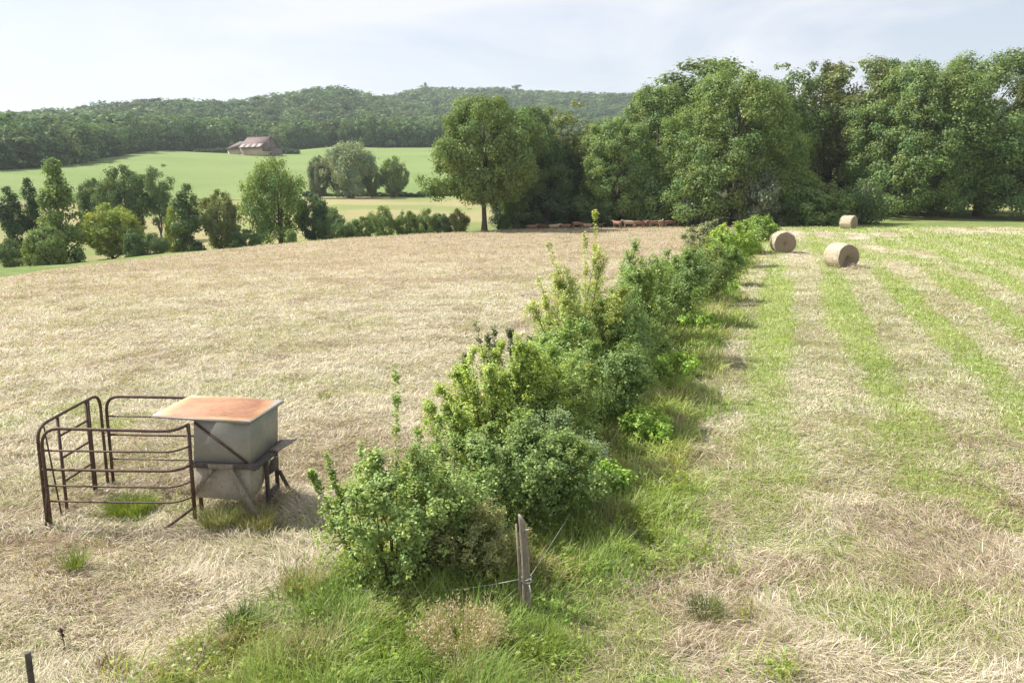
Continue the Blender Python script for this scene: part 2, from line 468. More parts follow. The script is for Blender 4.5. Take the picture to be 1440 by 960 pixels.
def build_grass():
    rng = np.random.default_rng(4)
    # short regrowth in the green stripes
    X, Y = sample_area(rng, 470000, 6.2, 96, .97)
    s, r, verge, green, brown, right = zones(X, Y)
    keep = (rng.random(len(X)) < green * .85 + .05) & (r < crest_at(X, Y)) & (rng.random(len(X)) > verge) & ~hedge_core(X, Y)
    X, Y, r, green = X[keep], Y[keep], r[keep], green[keep]; n = len(X)
    L = rng.uniform(.06, .17, n) * (1 + r * .012)
    el = rng.uniform(.5, 1.45, n); dr = rng.uniform(.1, 1.0, n)
    w = (.0026 + .00048 * r) * rng.uniform(.7, 1.4, n)
    P = np.stack([X, Y, ground(X, Y) - .01], 1)
    V1, Q1 = blades(P, rng.uniform(0, 6.28, n), L, el, dr, w, rng)
    c1 = lerp(LGREEN, GREEN, np.clip(fbm(X, Y, 2.0, 91, 3) + rng.normal(0, .22, n) + .05, 0, 1)) * rng.uniform(.8, 1.25, (n, 1))
    kind(put('short_grass', make_mesh('short_grass', V1, Q1, np.repeat(c1, 2, 0)), M_GRASS), 'stuff')
    # tall lush grass of the verge and the corner in front
    X, Y = sample_area(rng, 1050000, 6.0, 80, .999)
    s, r, verge, green, brown, right = zones(X, Y)
    pk = rng.random(len(X))
    keep = (pk < verge * 1.1 - .04) & (r < 78)
    keep &= rng.random(len(X)) < .25 + 1.4 * sm(.35, .62, fbm(X, Y, .45, 96, 2))
    keep &= ~((s > -1.9) & (s < -.6) & (rng.random(len(X)) < .7) & (Y > 9.3))
    X, Y, r, verge, s = X[keep], Y[keep], r[keep], verge[keep], s[keep]; n = len(X)
    tuft = fbm(X, Y, .7, 92, 3)
    big = fbm(X, Y, 1.6, 93, 2)
    L = rng.uniform(.12, .42, n) * (.30 + 1.45 * tuft) * (1 + r * .006)
    el = rng.uniform(.75, 1.5, n); dr = rng.uniform(.1, 1.3, n)
    w = (.0036 + .00050 * r) * rng.uniform(.6, 1.4, n)
    P = np.stack([X, Y, ground(X, Y) - .01], 1)
    az = fbm(X, Y, .9, 94, 2) * 12 + rng.normal(0, 1.0, n)
    V2, Q2 = blades(P, az, L, el, dr, w, rng)
    c2 = lerp(np.array([.38, .45, .115]), np.array([.19, .29, .062]), np.clip(big * 1.5 - .25 + rng.normal(0, .2, n), 0, 1))
    dry = rng.random(n) < np.clip(.14 + 2.2 * (fbm(X, Y, .9, 95, 3) - .5), .05, .85)
    c2[dry] = lerp(np.array([.50, .43, .26]), np.array([.33, .30, .14]), rng.random(dry.sum()))
    c2 = c2 * rng.uniform(.75, 1.25, (n, 1))
    kind(put('tall_grass', make_mesh('tall_grass', V2, Q2, np.repeat(c2, 2, 0)), M_GRASS), 'stuff')
    # broad-leaved ground cover among it
    k = rng.random(n) < .32
    P = P[k]; m = len(P)
    P[:, 2] += rng.uniform(.03, .22, m) * (.4 + tuft[k])
    N = norm(rdir(rng, m) * .8 + np.array([-.1, -.1, 1.0]))
    V3, Q3 = leaf_quads(P, N, rdir(rng, m), rng.uniform(.03, .075, m) * (1 + r[k] * .008), .62)
    c3 = lerp(np.array([.32, .42, .09]), np.array([.17, .27, .06]), rng.random(m)) * rng.uniform(.8, 1.2, (m, 1))
    kind(put('ground_cover', make_mesh('ground_cover', V3, Q3, c3), M_LEAF), 'stuff')

# ------------------------------------------------------------------ trees
def crown_points(rng, W, H, low, n_cl, n_leaf, prof, clump=.15, hollow=.55, ragged=.25, nrand=.75):
    """leaf positions: clumps set in and near the skin of an uneven envelope"""
    hh = rng.random(n_cl * 3)
    rad = prof(hh); k = rng.random(n_cl * 3) < (rad / rad.max()) * .9 + .1
    hh = hh[k][:n_cl]; rad = prof(hh); n_cl = len(hh)
    az = rng.uniform(0, 2 * math.pi, n_cl)
    ph = rng.uniform(0, 6.28, 6)
    lob = 1 + ragged * (.5 * np.sin(2 * az + ph[0] + 3 * hh) + .4 * np.sin(3 * az + ph[1] - 5 * hh) + .35 * np.sin(5 * az + ph[2] + 7 * hh))
    f = hollow + (1 - hollow) * np.sqrt(rng.random(n_cl))
    rr = rad * W / 2 * lob * f
    z = low + hh * (H - low)
    c = np.stack([rr * np.cos(az), rr * np.sin(az), z], 1)
    cr = W * clump * rng.uniform(.6, 1.35, n_cl)
    cr = np.minimum(cr, np.maximum(.25, (H - z) * .9 + .06 * W))
    wgt = cr ** 2; idx = rng.choice(n_cl, n_leaf, p=wgt / wgt.sum())
    d = rdir(rng, n_leaf)
    d[:, 2] = np.where((d[:, 2] < 0) & (rng.random(n_leaf) < .25), -d[:, 2], d[:, 2])
    u = rng.random(n_leaf) ** .38 * np.where(rng.random(n_leaf) < .28, rng.uniform(1.0, 1.6, n_leaf), 1.0)
    P = c[idx] + d * (cr[idx] * u)[:, None] * np.array([1.0, 1.0, .88])
    ax = np.array([0, 0, low + .45 * (H - low)])
    N = norm(d * .85 + norm(P - ax) * .35 + np.array([0, 0, .25]) + rdir(rng, n_leaf) * nrand)
    tone = rng.uniform(.82, 1.18, n_cl); warm = rng.normal(0, .05, n_cl)
    tint = np.stack([tone[idx] * (1 + warm[idx]), tone[idx], tone[idx] * (1 - warm[idx])], 1) * rng.uniform(.75, 1.25, (n_leaf, 1))
    return P, N, tint, c, cr

PROF = {
 'round': lambda h: np.sqrt(np.clip(1 - (2 * h - .95) ** 2 / 1.0, .03, 1)),
 'oak':   lambda h: np.clip(np.sqrt(np.clip(1 - ((h - .42) / .62) ** 2, .02, 1)), .1, 1),
 'skirt': lambda h: np.sqrt(np.clip(1 - ((h - .30) / .73) ** 2, .02, 1)),
 'point': lambda h: np.clip(1.0 - h ** 1.3, .07, 1) * np.clip(.6 + h * 2.2, 0, 1),
 'tall':  lambda h: np.sqrt(np.clip(1 - ((h - .55) / .6) ** 2, .03, 1)) * (.8 + .2 * h),
 'column': lambda h: np.clip(.85 - .25 * h, .1, 1) * np.clip(4 * (1.02 - h), .1, 1),
}

def make_tree(seed, W, H, low, n_cl, n_leaf, prof, leaf=.34, clump=.15, hollow=.5, ragged=.25, trunk=.32, limbs=16, lean=(0, 0), stems=1, nrand=.75, wig=.014, lo=.08):
    rng = np.random.default_rng(seed)
    P, N, tint, c, cr = crown_points(rng, W, H, low, n_cl, n_leaf, PROF[prof], clump, hollow, ragged, nrand)
    lz = np.array(lean) 
    P[:, :2] += P[:, 2:3] / H * lz; c[:, :2] += c[:, 2:3] / H * lz
    V, Q = leaf_quads(P, N, rdir(rng, len(P)), leaf * rng.uniform(.65, 1.4, len(P)), .68, .1)
    crown = make_mesh('crown', V, Q, tint)
    g = Geo()
    for k in range(stems):
        b = np.array([rng.uniform(-1, 1) * .12 * W * (stems > 1), rng.uniform(-1, 1) * .08 * W * (stems > 1), -.6])
        top = np.array([lz[0] * .85 + b[0] * 1.8, lz[1] * .85 + b[1] * 1.8, H * .86])
        tt = np.linspace(0, 1, 8)
        pts = b + (top - b) * tt[:, None]; pts[1:-1, :2] += rng.normal(0, wig * H, (6, 2))
        rad = trunk * (1 - tt) ** .8 + .04; rad[0] *= 1.5
        g.tube(pts, rad, 8)
        order = rng.permutation(len(c))[: limbs // stems]
        for i in order:
            t0 = np.clip((c[i][2] / H) - rng.uniform(.10, .35), lo, .85)
            p0 = np.array([np.interp(t0, tt, pts[:, a]) for a in range(3)])
            mid = (p0 + c[i]) / 2 + np.array([0, 0, .04 * H]) + rng.normal(0, .02 * H, 3)
            s = np.linspace(0, 1, 6)[:, None]
            pl = p0 * (1 - s) ** 2 + 2 * mid * s * (1 - s) + c[i] * s ** 2
            g.tube(pl, np.interp(t0, tt, rad) * .38 * (1 - s[:, 0]) + .02, 5)
    o = g.build('trunk', M_BARK, smooth=True)
    tm = o.data; bpy.data.objects.remove(o)
    tm.materials.append(M_BARK) if not len(tm.materials) else None
    crown.materials.append(M_LEAF)
    q = P.copy(); rad_ = np.hypot(q[:, 0] - lz[0] * .5, q[:, 1] - lz[1] * .5)
    return dict(crown=crown, trunk=tm, W=2 * float(np.percentile(rad_, 98)), H=float(np.percentile(q[:, 2], 99.97)))

PAL = {'bright': (.222, .315, .104), 'mid': (.198, .282, .100), 'dark': (.125, .190, .080), 'grey': (.26, .32, .205),
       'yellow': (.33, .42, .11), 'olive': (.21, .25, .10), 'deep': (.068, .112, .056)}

def plant_tree(proto, name, label, cat, px, Y, top, wpx, pal, rz=0, group=None, base=None, dpt=None, tone=1.0):
    x = xat(px, 290, Y); z = gz(x, Y) if base is None else base
    ztop = zat(top, Y); H = ztop - z; W = wpx * Y / FPX
    root = thing(name, label, cat, (x, Y, z), rz, group)
    sx = W / proto['W']; root.scale = (sx, sx if dpt is None else dpt / proto['W'], H / proto['H'])
    if proto['trunk'] is not None: put('trunk', proto['trunk'], M_BARK, root)
    colour = PAL[pal] if isinstance(pal, str) else pal
    put('crown', proto['crown'], M_LEAF, root, colour=tuple(v * tone for v in colour))
    return root

def build_trees():
    oakA = make_tree(11, 13.5, 15.5, 3.9, 240, 66000, 'oak', leaf=.26, clump=.082, hollow=.40, ragged=.34, trunk=.34, limbs=34, wig=.004, lo=.27)
    bigA = make_tree(12, 18, 20, 1.1, 380, 92000, 'skirt', leaf=.28, clump=.066, hollow=.60, ragged=.24, trunk=.42, limbs=34, lo=.14)
    bigB = make_tree(13, 19, 20, 1.2, 380, 92000, 'skirt', leaf=.28, clump=.066, hollow=.60, ragged=.22, trunk=.42, limbs=34, lo=.14)
    w1 = make_tree(14, 13, 17, 1.0, 240, 56000, 'skirt', leaf=.28, clump=.08, hollow=.5, ragged=.32, trunk=.3, limbs=20)
    w2 = make_tree(15, 12, 18, 1.8, 220, 54000, 'oak', leaf=.28, clump=.085, hollow=.45, ragged=.36, trunk=.3, limbs=24)
    t1 = make_tree(16, 8, 19, 5.5, 60, 11000, 'tall', leaf=.34, clump=.15, hollow=.3, ragged=.35, trunk=.24, limbs=22)
    t2 = make_tree(17, 8, 19, 4.5, 70, 13000, 'tall', leaf=.34, clump=.14, hollow=.3, ragged=.40, trunk=.24, limbs=22)
    b1 = make_tree(18, 5, 4.2, .1, 60, 11000, 'skirt', leaf=.24, clump=.13, hollow=.5, ragged=.2, trunk=.09, limbs=14, stems=3)
    b2 = make_tree(19, 5, 4.0, .05, 50, 9000, 'round', leaf=.22, clump=.14, hollow=.5, ragged=.3, trunk=.08, limbs=14, stems=4)
    rd = make_tree(20, 8, 8, .9, 130, 20000, 'round', leaf=.28, clump=.10, hollow=.5, ragged=.26, trunk=.2, limbs=18)
    pt = make_tree(21, 6, 12, .5, 75, 14000, 'point', leaf=.30, clump=.15, hollow=.35, ragged=.45, trunk=.2, limbs=20)
    iv = make_tree(22, 3.6, 8, .1, 45, 9000, 'column', leaf=.24, clump=.20, hollow=.3, ragged=.25, trunk=.22, limbs=12)
    wl = make_tree(23, 13, 11, .6, 120, 19000, 'round', leaf=.36, clump=.10, hollow=.45, ragged=.35, trunk=.28, limbs=26, stems=3)
    G = 'trees of the wood on the right'
    P = plant_tree
    P(oakA, 'field_tree', 'lone broad tree with a bare dark trunk at the far edge of the straw field', 'tree', 681, 93, 134, 162, 'bright', .3, tone=.82)
    P(w2, 'wood_tree', 'dark green tree directly right of the lone bare-trunked tree', 'tree', 745, 101, 150, 108, 'dark', 1.2, G)
    P(t2, 'wood_tree', 'olive tinted tall tree between the dark tree and the pale leafy slope of trees', 'tree', 795, 109, 146, 100, 'olive', 2.2, G)
    P(w1, 'wood_tree', 'low dark tree filling the gap under the olive tinted tall tree', 'tree', 782, 104, 205, 100, 'deep', .4, G)
    P(w1, 'wood_tree', 'light green tree with foliage down to the ground behind the right end of the herd', 'tree', 868, 102, 165, 125, 'mid', 3.0, G, tone=1.15)
    P(w2, 'wood_tree', 'mid green tree rising above and behind the light one by the herd', 'tree', 918, 111, 120, 140, 'mid', 4.0, G)
    P(t1, 'wood_tree', 'dull green treetop showing behind at the left shoulder of the widest bright tree', 'tree', 985, 122, 88, 150, 'mid', 5.0, G, tone=.85)
    P(bigA, 'wood_tree', 'wide bright tree at the far end of the hedge with foliage to the ground', 'tree', 1030, 98, 95, 205, 'bright', 2.4, G, tone=.85)
    P(t2, 'wood_tree', 'slender dark treetop just right of the widest bright tree', 'tree', 1108, 113, 90, 88, 'mid', .1, G, tone=.8)
    P(t1, 'wood_tree', 'thin tall tree with visible dark stems and sky gaps left of the olive one', 'tree', 1146, 117, 86, 74, 'olive', 1.0, G, tone=.8)
    P(t2, 'wood_tree', 'tall olive green open tree standing between the widest bright tree and the big dense one', 'tree', 1192, 114, 80, 112, 'olive', 3.6, G, tone=.95)
    P(t1, 'wood_tree', 'narrow treetop peeping out at the left shoulder of the big dense tree', 'tree', 1236, 121, 84, 72, 'dark', 4.4, G)
    P(bigA, 'wood_tree', 'big dense domed tree behind the farthest bale', 'tree', 1288, 107, 84, 205, 'mid', 2.6, G, tone=.95)
    P(bigB, 'wood_tree', 'tallest and widest dense tree close to the right border', 'tree', 1376, 109, 74, 240, 'mid', .9, G, tone=.85)
    P(w2, 'wood_tree', 'brownish green tree cut by the right border of the picture', 'tree', 1462, 106, 96, 130, 'olive', 2.0, G, tone=.75)
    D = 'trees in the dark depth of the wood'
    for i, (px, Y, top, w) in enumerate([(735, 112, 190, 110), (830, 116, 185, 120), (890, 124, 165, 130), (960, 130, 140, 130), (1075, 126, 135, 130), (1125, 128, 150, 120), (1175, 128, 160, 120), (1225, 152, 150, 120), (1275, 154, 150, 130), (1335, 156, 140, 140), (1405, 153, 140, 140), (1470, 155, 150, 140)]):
        P((w1, w2)[i % 2], 'wood_tree', 'dark tree mostly hidden in the depth of the wood', 'tree', px, Y, top, w, 'deep', i * 1.7, D)  # deep leaf colour paints in the gloom of the wood's interior
    S = 'bushes along the foot of the wood'
    P(b1, 'bush', 'grey green feathery bush at the foot of the widest bright tree', 'bush', 1068, 92, 240, 70, 'grey', .5, S, tone=.62)
    P(b1, 'bush', 'rounded mid green bush left of the farthest bale', 'bush', 1152, 93, 256, 84, 'mid', 1.7, S)
    P(b2, 'bush', 'dark bush close behind the farthest bale', 'bush', 1212, 95, 250, 70, 'dark', 2.9, S)
    P(b2, 'bush', 'greyish brown thin bush between the herd and the far end of the hedge', 'bush', 985, 95, 270, 56, 'grey', 4.1, S, tone=.5)
    P(b2, 'bush', 'shady bush behind the middle of the resting herd', 'bush', 838, 101, 262, 90, 'dark', 5.0, S)
    P(b1, 'bush', 'dark bush right of the lone bare-trunked tree', 'bush', 728, 98, 268, 56, 'dark', .2, S)
    P(b2, 'bush', 'dark low bush left behind the resting herd', 'bush', 775, 99, 268, 80, 'deep', 1.1, S, tone=1.2)
    P(b1, 'bush', 'pale leafy bush right behind the standing cows', 'bush', 925, 101, 240, 80, 'mid', 2.1, S, tone=1.15)
    P(b2, 'bush', 'dark bush left of the farthest bale beside the rounded one', 'bush', 1108, 94, 268, 70, 'dark', .6, S)
    # ---- valley on the left
    L = 'trees in the valley beyond the straw field'
    P(iv, 'ivy_tree', 'dark ivy covered tree at the left border of the picture', 'tree', 14, 92, 262, 40, 'deep', .3, L, tone=1.1)
    P(iv, 'ivy_tree', 'second dark ivy covered tree, right beside the one at the left border', 'tree', 42, 94, 250, 36, 'deep', 1.9, L, tone=1.1)
    P(pt, 'valley_tree', 'tall pointed light green tree with a ragged leaning top near the left border', 'tree', 80, 84, 222, 72, 'mid', .7, L, tone=1.05)
    P(b1, 'bush', 'round grey green bush below the pointed tree near the left border', 'bush', 58, 77, 318, 66, 'mid', 1.0, L, tone=.9)
    P(rd, 'valley_tree', 'bright light green round tree in the left valley', 'tree', 152, 88, 285, 80, 'yellow', .4, L, tone=.8)
    P(rd, 'valley_tree', 'dark round tree behind the bright light green round one', 'tree', 176, 118, 232, 80, 'dark', 1.4, L)
    P(rd, 'valley_tree', 'shorter dark tree left of the dark round one', 'tree', 132, 122, 250, 50, 'dark', 2.4, L)
    P(t2, 'valley_tree', 'small open crowned tree right of the dark round one', 'tree', 225, 118, 231, 42, 'dark', 3.0, L, tone=1.2)
    P(b2, 'bush', 'low dark bush right of the bright light green round tree', 'bush', 214, 84, 326, 44, 'dark', .5, L)
    P(b1, 'bush', 'small dark bush under the bright light green round tree', 'bush', 184, 84, 322, 36, 'dark', 3.5, L)
    P(b2, 'bush', 'low bush half hidden at the green rim on the left border', 'bush', 6, 80, 335, 44, 'dark', 4.5, L)
    P(iv, 'ivy_tree', 'ivy covered trunk with a bright leafy head beside the olive green leaning tree', 'tree', 262, 88, 258, 46, 'dark', 4.0, L)
    P(b2, 'bush', 'bright leaves sprouting left of the ivy covered trunk', 'bush', 246, 89, 284, 36, 'yellow', 1.0, L, tone=.8)
    P(rd, 'valley_tree', 'olive green leaning tree right of the ivy covered trunk', 'tree', 308, 91, 266, 56, 'olive', 4.6, L, tone=.95)
    P(b1, 'bush', 'small bush at the foot of the olive green leaning tree', 'bush', 342, 90, 322, 42, 'dark', 2.0, L, tone=1.2)
    P(wl, 'valley_tree', 'large light green tree below the barn', 'tree', 384, 97, 218, 88, 'bright', .2, L)
    P(rd, 'valley_tree', 'dark tree pressed against the right of the large light green one', 'tree', 440, 99, 272, 52, 'deep', 5.2, L, tone=1.3)
    P(b2, 'bush', 'sparse bush with bare stems below the dark tree in the valley', 'bush', 462, 98, 290, 50, 'dark', 2.7, L, tone=1.2)
    P(b1, 'bush', 'little pale green bush at the field edge under the large light green tree', 'bush', 407, 91, 322, 20, 'bright', 3.7, L)
    P(wl, 'willow', 'grey green willow with a wide soft crown in front of the pasture', 'tree', 492, 205, 197, 82, 'grey', 1.1, L, tone=1.05)
    P(rd, 'valley_tree', 'greyish tree growing into the left of the willow', 'tree', 450, 203, 218, 36, 'grey', 2.0, L, tone=.7)
    P(rd, 'valley_tree', 'darker tree growing into the right of the willow', 'tree', 524, 209, 226, 26, 'mid', 2.8, L, tone=.8)
    P(rd, 'valley_tree', 'small round tree alone right of the willow', 'tree', 555, 212, 219, 42, 'mid', 3.3, L, tone=.95)
    HR = 'dark hedgerow shrubs along the foot of the pasture'
    for i, px in enumerate(range(436, 646, 16)):
        P((b1, b2)[i % 2], 'hedgerow_shrub', 'dark hedgerow shrub between the valley meadow and the pasture', 'bush', px, 214 + (i % 3), 268 + (i * 7 % 5), 24, 'deep', i * 1.3, HR, tone=1.05)
    for i, px in enumerate(range(232, 345, 15)):
        P((b1, b2)[i % 2], 'hedgerow_shrub', 'small hedgerow shrub below the pasture seen between valley trees', 'bush', px, 198, 279 + (i * 5 % 4), 24, 'dark', i * 2.3, 'hedgerow shrubs below the left part of the pasture', tone=1.0)
    E = 'bushes on the far edge of the straw field'
    eb = [(482, 306, 40, 'dark', 'dark bush at the field edge left of the meadow gap'), (508, 304, 34, 'mid', 'small rounded bush at the field edge under the willow'),
          (536, 288, 40, 'mid', 'taller light bush with bare stems at the field edge'), (572, 296, 38, 'mid', 'dense green bush at the field edge left of the low dark one'),
          (600, 292, 38, 'mid', 'upright green bush in the middle of the row before the lone tree'), (622, 300, 34, 'dark', 'low dark bush two places left of the lone tree'),
          (645, 292, 34, 'olive', 'brownish thin bush beside the trunk of the lone tree'), (709, 300, 24, 'dark', 'dark bush just right of the trunk of the lone tree')]
    for i, (px, top, w, pal, lab) in enumerate(eb):
        P((b2, b1)[i % 2], 'bush', lab, 'bush', px, 94.5 if px > 560 else 93, top, w, pal, i * 1.9, E)
    return w1, w2, rd

def build_far_forest():
    rng = np.random.default_rng(50)
    protos = []
    for k in range(5):
        pr = make_tree(60 + k, 11, 16, 1.0, 34, 1500, ('skirt', 'oak', 'round', 'skirt', 'oak')[k], leaf=.95, clump=.20, hollow=.55, ragged=.22, trunk=.25, limbs=4, nrand=.3)
        protos.append(pr)
    top_px = [-200, 0, 100, 200, 240, 355, 480, 600, 720, 900]
    top_r = [280, 300, 330, 400, 435, 466, 461, 456, 456, 456]
    # the trees along the wood's edge behind the pasture: one object each
    px = -20.0; i = 0
    while px < 660:
        r = np.interp(px, top_px, top_r) + rng.uniform(4, 12)
        az = math.atan((px - 720) / FPX); x, y = r * math.sin(az), r * math.cos(az)
        h = rng.uniform(11, 17.5) * (1.08 if px < 200 else 1); w = h * rng.uniform(.55, .8)
        pr = protos[i % 5]
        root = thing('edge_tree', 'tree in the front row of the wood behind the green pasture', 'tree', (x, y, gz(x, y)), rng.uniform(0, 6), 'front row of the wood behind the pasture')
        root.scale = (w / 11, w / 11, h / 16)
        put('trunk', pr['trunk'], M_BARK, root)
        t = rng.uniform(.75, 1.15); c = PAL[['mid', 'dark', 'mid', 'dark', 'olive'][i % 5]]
        put('crown', pr['crown'], M_LEAF, root, colour=tuple(v * t * k for v, k in zip(c, (.66, .76, .9))))  # crowns darkened and cooled: shade of the front row put into the colour
        px += w * .72 * FPX / y; i += 1
    # the wooded hills: one mass
    n = 26000
    a = np.arctan((rng.uniform(-80, 960, n) - 720) / FPX)
    r = np.sqrt(rng.uniform(300 ** 2, 1560 ** 2, n))
    ppx = 720 + FPX * np.tan(a)
    k = r > np.interp(ppx, top_px, top_r) + 14
    a, r = a[k], r[k]; X, Y = r * np.sin(a), r * np.cos(a); Z = ground(X, Y)
    # keep one tree per cell of about 8 m
    cell = np.floor(X / 12.5).astype(int) * 100003 + np.floor(Y / 12.5).astype(int)
    _, u = np.unique(cell, return_index=True)
    X, Y, Z, r, a = X[u], Y[u], Z[u], r[u], a[u]
    hgt = rng.uniform(11, 18, len(X)) * (.85 + .3 * fbm(X, Y, 60, 77, 2))
    # leave out what can never be seen: hidden behind nearer crowns
    b = np.floor((a + 1) / .006).astype(int); o = np.lexsort((r, b)); keep = np.zeros(len(X), bool); cur, mx = None, 0
    for q in o:
        if b[q] != cur: cur, mx = b[q], -9
        top = (Z[q] + hgt[q] - CAM_H) / r[q]
        if top > mx - 2.5 / r[q]: keep[q] = True
        mx = max(mx, (Z[q] + hgt[q] * .55 - CAM_H) / r[q])
    X, Y, Z, r, hgt = X[keep], Y[keep], Z[keep], r[keep], hgt[keep]
    VV, QQ, TT, nv = [], [], [], 0
    base = []
    for pr in protos:
        me = pr['crown']; co = np.empty(len(me.vertices) * 3, np.float32); me.vertices.foreach_get('co', co)
        tt = np.empty(len(me.polygons) * 4, np.float32); me.attributes['tint'].data.foreach_get('color', tt)
        base.append((co.reshape(-1, 4, 3), tt.reshape(-1, 4)[:, :3]))
    pals = [np.array(PAL[p]) for p in ('mid', 'dark', 'mid', 'olive', 'bright', 'dark')]
    for q in range(len(X)):
        co, tt = base[q % 5]
        m = 700 if r[q] < 620 else 460 if r[q] < 950 else 320
        sel = rng.choice(len(co), m, replace=False)
        th = rng.uniform(0, 6.28); cs, sn = math.cos(th), math.sin(th)
        v = co[sel].copy(); ctr = v.mean(1, keepdims=True); v = ctr + (v - ctr) * (1.4 if m > 500 else 1.7 if m > 400 else 2.1)
        w = hgt[q] / 16 * rng.uniform(1.2, 2.1)
        x = (v[..., 0] * cs - v[..., 1] * sn) * w; y = (v[..., 0] * sn + v[..., 1] * cs) * w
        VV.append(np.stack([x + X[q], y + Y[q], v[..., 2] * hgt[q] / 16 + Z[q]], -1).reshape(-1, 3))
        p = pals[rng.integers(0, 6)] * rng.uniform(.42, .95) * np.array([.80, .92, 1.12])  # bluish darkening paints shadow and distance haze into the leaf tint
        TT.append(tt[sel] * p); QQ.append(np.arange(m * 4).reshape(-1, 4) + nv); nv += m * 4
    print('far forest trees', len(X), 'quads', nv // 4)
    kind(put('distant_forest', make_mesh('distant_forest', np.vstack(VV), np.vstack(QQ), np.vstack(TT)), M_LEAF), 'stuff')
    # a pointed tree and a tall one standing proud of the skyline
    for px, top, w, kd, lab in ((601, 116, 9, 0, 'small pointed tree standing proud of the wooded hilltop'), (727, 119, 20, 1, 'flat headed tree standing above the far wooded ridge')):
        x = xat(px, 120, 1290); z = gz(x, 1290)
        pr = make_tree(90 + kd, 8, 16, 3, 26, 700, 'point' if kd == 0 else 'round', leaf=1.2, clump=.2, hollow=.4, trunk=.3, limbs=4)
        plant_tree(pr, 'hilltop_tree', lab, 'tree', px, 1290, top, w, 'dark', 0, base=z)

# ------------------------------------------------------------------ shrubs of the hedge
def shrub_geo(seed, W, D, H, stems, twigs, leaves, leaf, aspect=.62, low=.08, lean=(0, 0), shoots=(), twig_len=.32, spread=.3, droop=.0):
    rng = np.random.default_rng(seed)
    st = Geo(); SP_, SD = [], []
    paths = []
    for k in range(stems):
        a = rng.uniform(0, 6.28); f = math.sqrt(rng.random())
        h = H * (1 - .50 * f ** 2) * rng.uniform(.78, 1.0)
        tip = np.array([math.cos(a) * f * W / 2 + lean[0], math.sin(a) * f * D / 2 + lean[1], h])
        b = np.array([tip[0] * spread * rng.uniform(.3, 1) - lean[0] * .2, tip[1] * spread * rng.uniform(.3, 1) - lean[1] * .2, -.05])
        m = np.array([b[0] * .5 + tip[0] * .5, b[1] * .5 + tip[1] * .5, h * .58]) + rng.normal(0, .10 * W, 3)
        s = np.linspace(0, 1, 9)[:, None]
        p = b * (1 - s) ** 2 + 2 * m * s * (1 - s) + tip * s ** 2
        paths.append((p, .016 * max(H, 1) ** .5 * rng.uniform(.7, 1.3)))
    nb = len(paths)
    for (sx, sy, hx, hy, hz) in shoots:
        s = np.linspace(0, 1, 9)[:, None]
        p = np.array([sx, sy, .2]) * (1 - s) + np.array([hx, hy, hz]) * s
        p += np.sin(s * 3) * rng.normal(0, .04, 3)
        paths.append((p, .010))
    for p, r0 in paths:
        st.tube(p, r0 * .75 * (1 - np.linspace(0, .9, 9)), 5)
    # twigs
    q = rng.integers(0, nb, twigs)
    if len(paths) > nb:
        q = np.concatenate([q, rng.integers(nb, len(paths), (len(paths) - nb) * 40)])
    n = len(q); isS = q >= nb
    t = np.where(isS, rng.uniform(.25, 1, n), low + (1 - low) * rng.random(n) ** .65)
    A = np.stack([p for p, _ in paths]); i = np.minimum((t * 8).astype(int), 7); f = (t * 8 - i)[:, None]
    p0 = A[q, i] * (1 - f) + A[q, i + 1] * f
    out = norm(p0 - np.array([lean[0] * .5, lean[1] * .5, H * .35]))
    d = norm(out * .8 + rdir(rng, n) * .9 + np.array([0, 0, .35]))
    tl = np.where(isS, rng.uniform(.03, .20, n) * (1.35 - t), twig_len * rng.uniform(.4, 1.3, n) * np.clip(1.25 - .75 * np.maximum(t - .6, 0) / .4, .4, 1.25))
    p1 = p0 + d * tl[:, None]
    p1[:, 2] = np.maximum(p1[:, 2], .03)
    # twig geometry: thin triangular blades
    sd = norm(np.cross(d, rdir(rng, n))) * .003
    tv = np.stack([p0 - sd, p0 + sd, p1 + sd * .3, p1 - sd * .3], 1).reshape(-1, 3)
    st.add(tv, np.arange(n * 4).reshape(-1, 4))
    # leaves
    w = np.where(isS, .75, 1.0); j = rng.choice(n, leaves, p=w / w.sum())
    s = rng.random(leaves) ** .7
    P = p0[j] + (p1 - p0)[j] * s[:, None] + rdir(rng, leaves) * (leaf * .9)
    P[:, 2] = np.maximum(P[:, 2] - droop * s, .02)
    N = norm(norm(P - np.array([0, 0, H * .4])) * .55 + np.array([0, 0, .55]) + rdir(rng, leaves) * .75)
    T = norm(d[j] + rdir(rng, leaves) * .8)
    sz = leaf * rng.uniform(.6, 1.35, leaves)
    V, Q = leaf_quads(P, N, T, sz, aspect)
    tt = rng.uniform(.8, 1.2, n)[j]; wm = rng.normal(0, .05, n)[j]
    tint = np.stack([tt * (1 + wm), tt, tt * (1 - wm)], 1) * rng.uniform(.72, 1.28, (leaves, 1))
    yl = rng.random(leaves) < .02
    tint[yl] *= np.array([1.35, 1.25, 1.0])
    return st, make_mesh('foliage', V, Q, tint)

def shrub(label, px, Y, top, wpx, pal, seed, leaves, leaf, x=None, tone=1.0, depth=None, group='shrubs of the field hedge', name='hedge_shrub', cat='shrub', **kw):
    x = xat(px, 480, Y) if x is None else x
    z = gz(x, Y); H = zat(top, Y) - z; W = 1.34 * wpx * Y / FPX
    root = thing(name, label, cat, (x, Y, z), 0, group)
    kw.setdefault('stems', 16); kw.setdefault('twigs', 900)
    kw.setdefault('twig_len', .36 if Y < 16 else .50)
    st, fol = shrub_geo(seed, W, depth or W, H, leaves=int(leaves * 1.45), leaf=leaf, **kw)
    st.build('stems', M_TWIG, root, smooth=False)
    c = PAL[pal] if isinstance(pal, str) else pal
    put('foliage', fol, M_LEAF, root, colour=tuple(v * tone * (2.0 if not isinstance(pal, str) else 1.25) * k for v, k in zip(c, (1, 1.02, 1.08))))
    return root

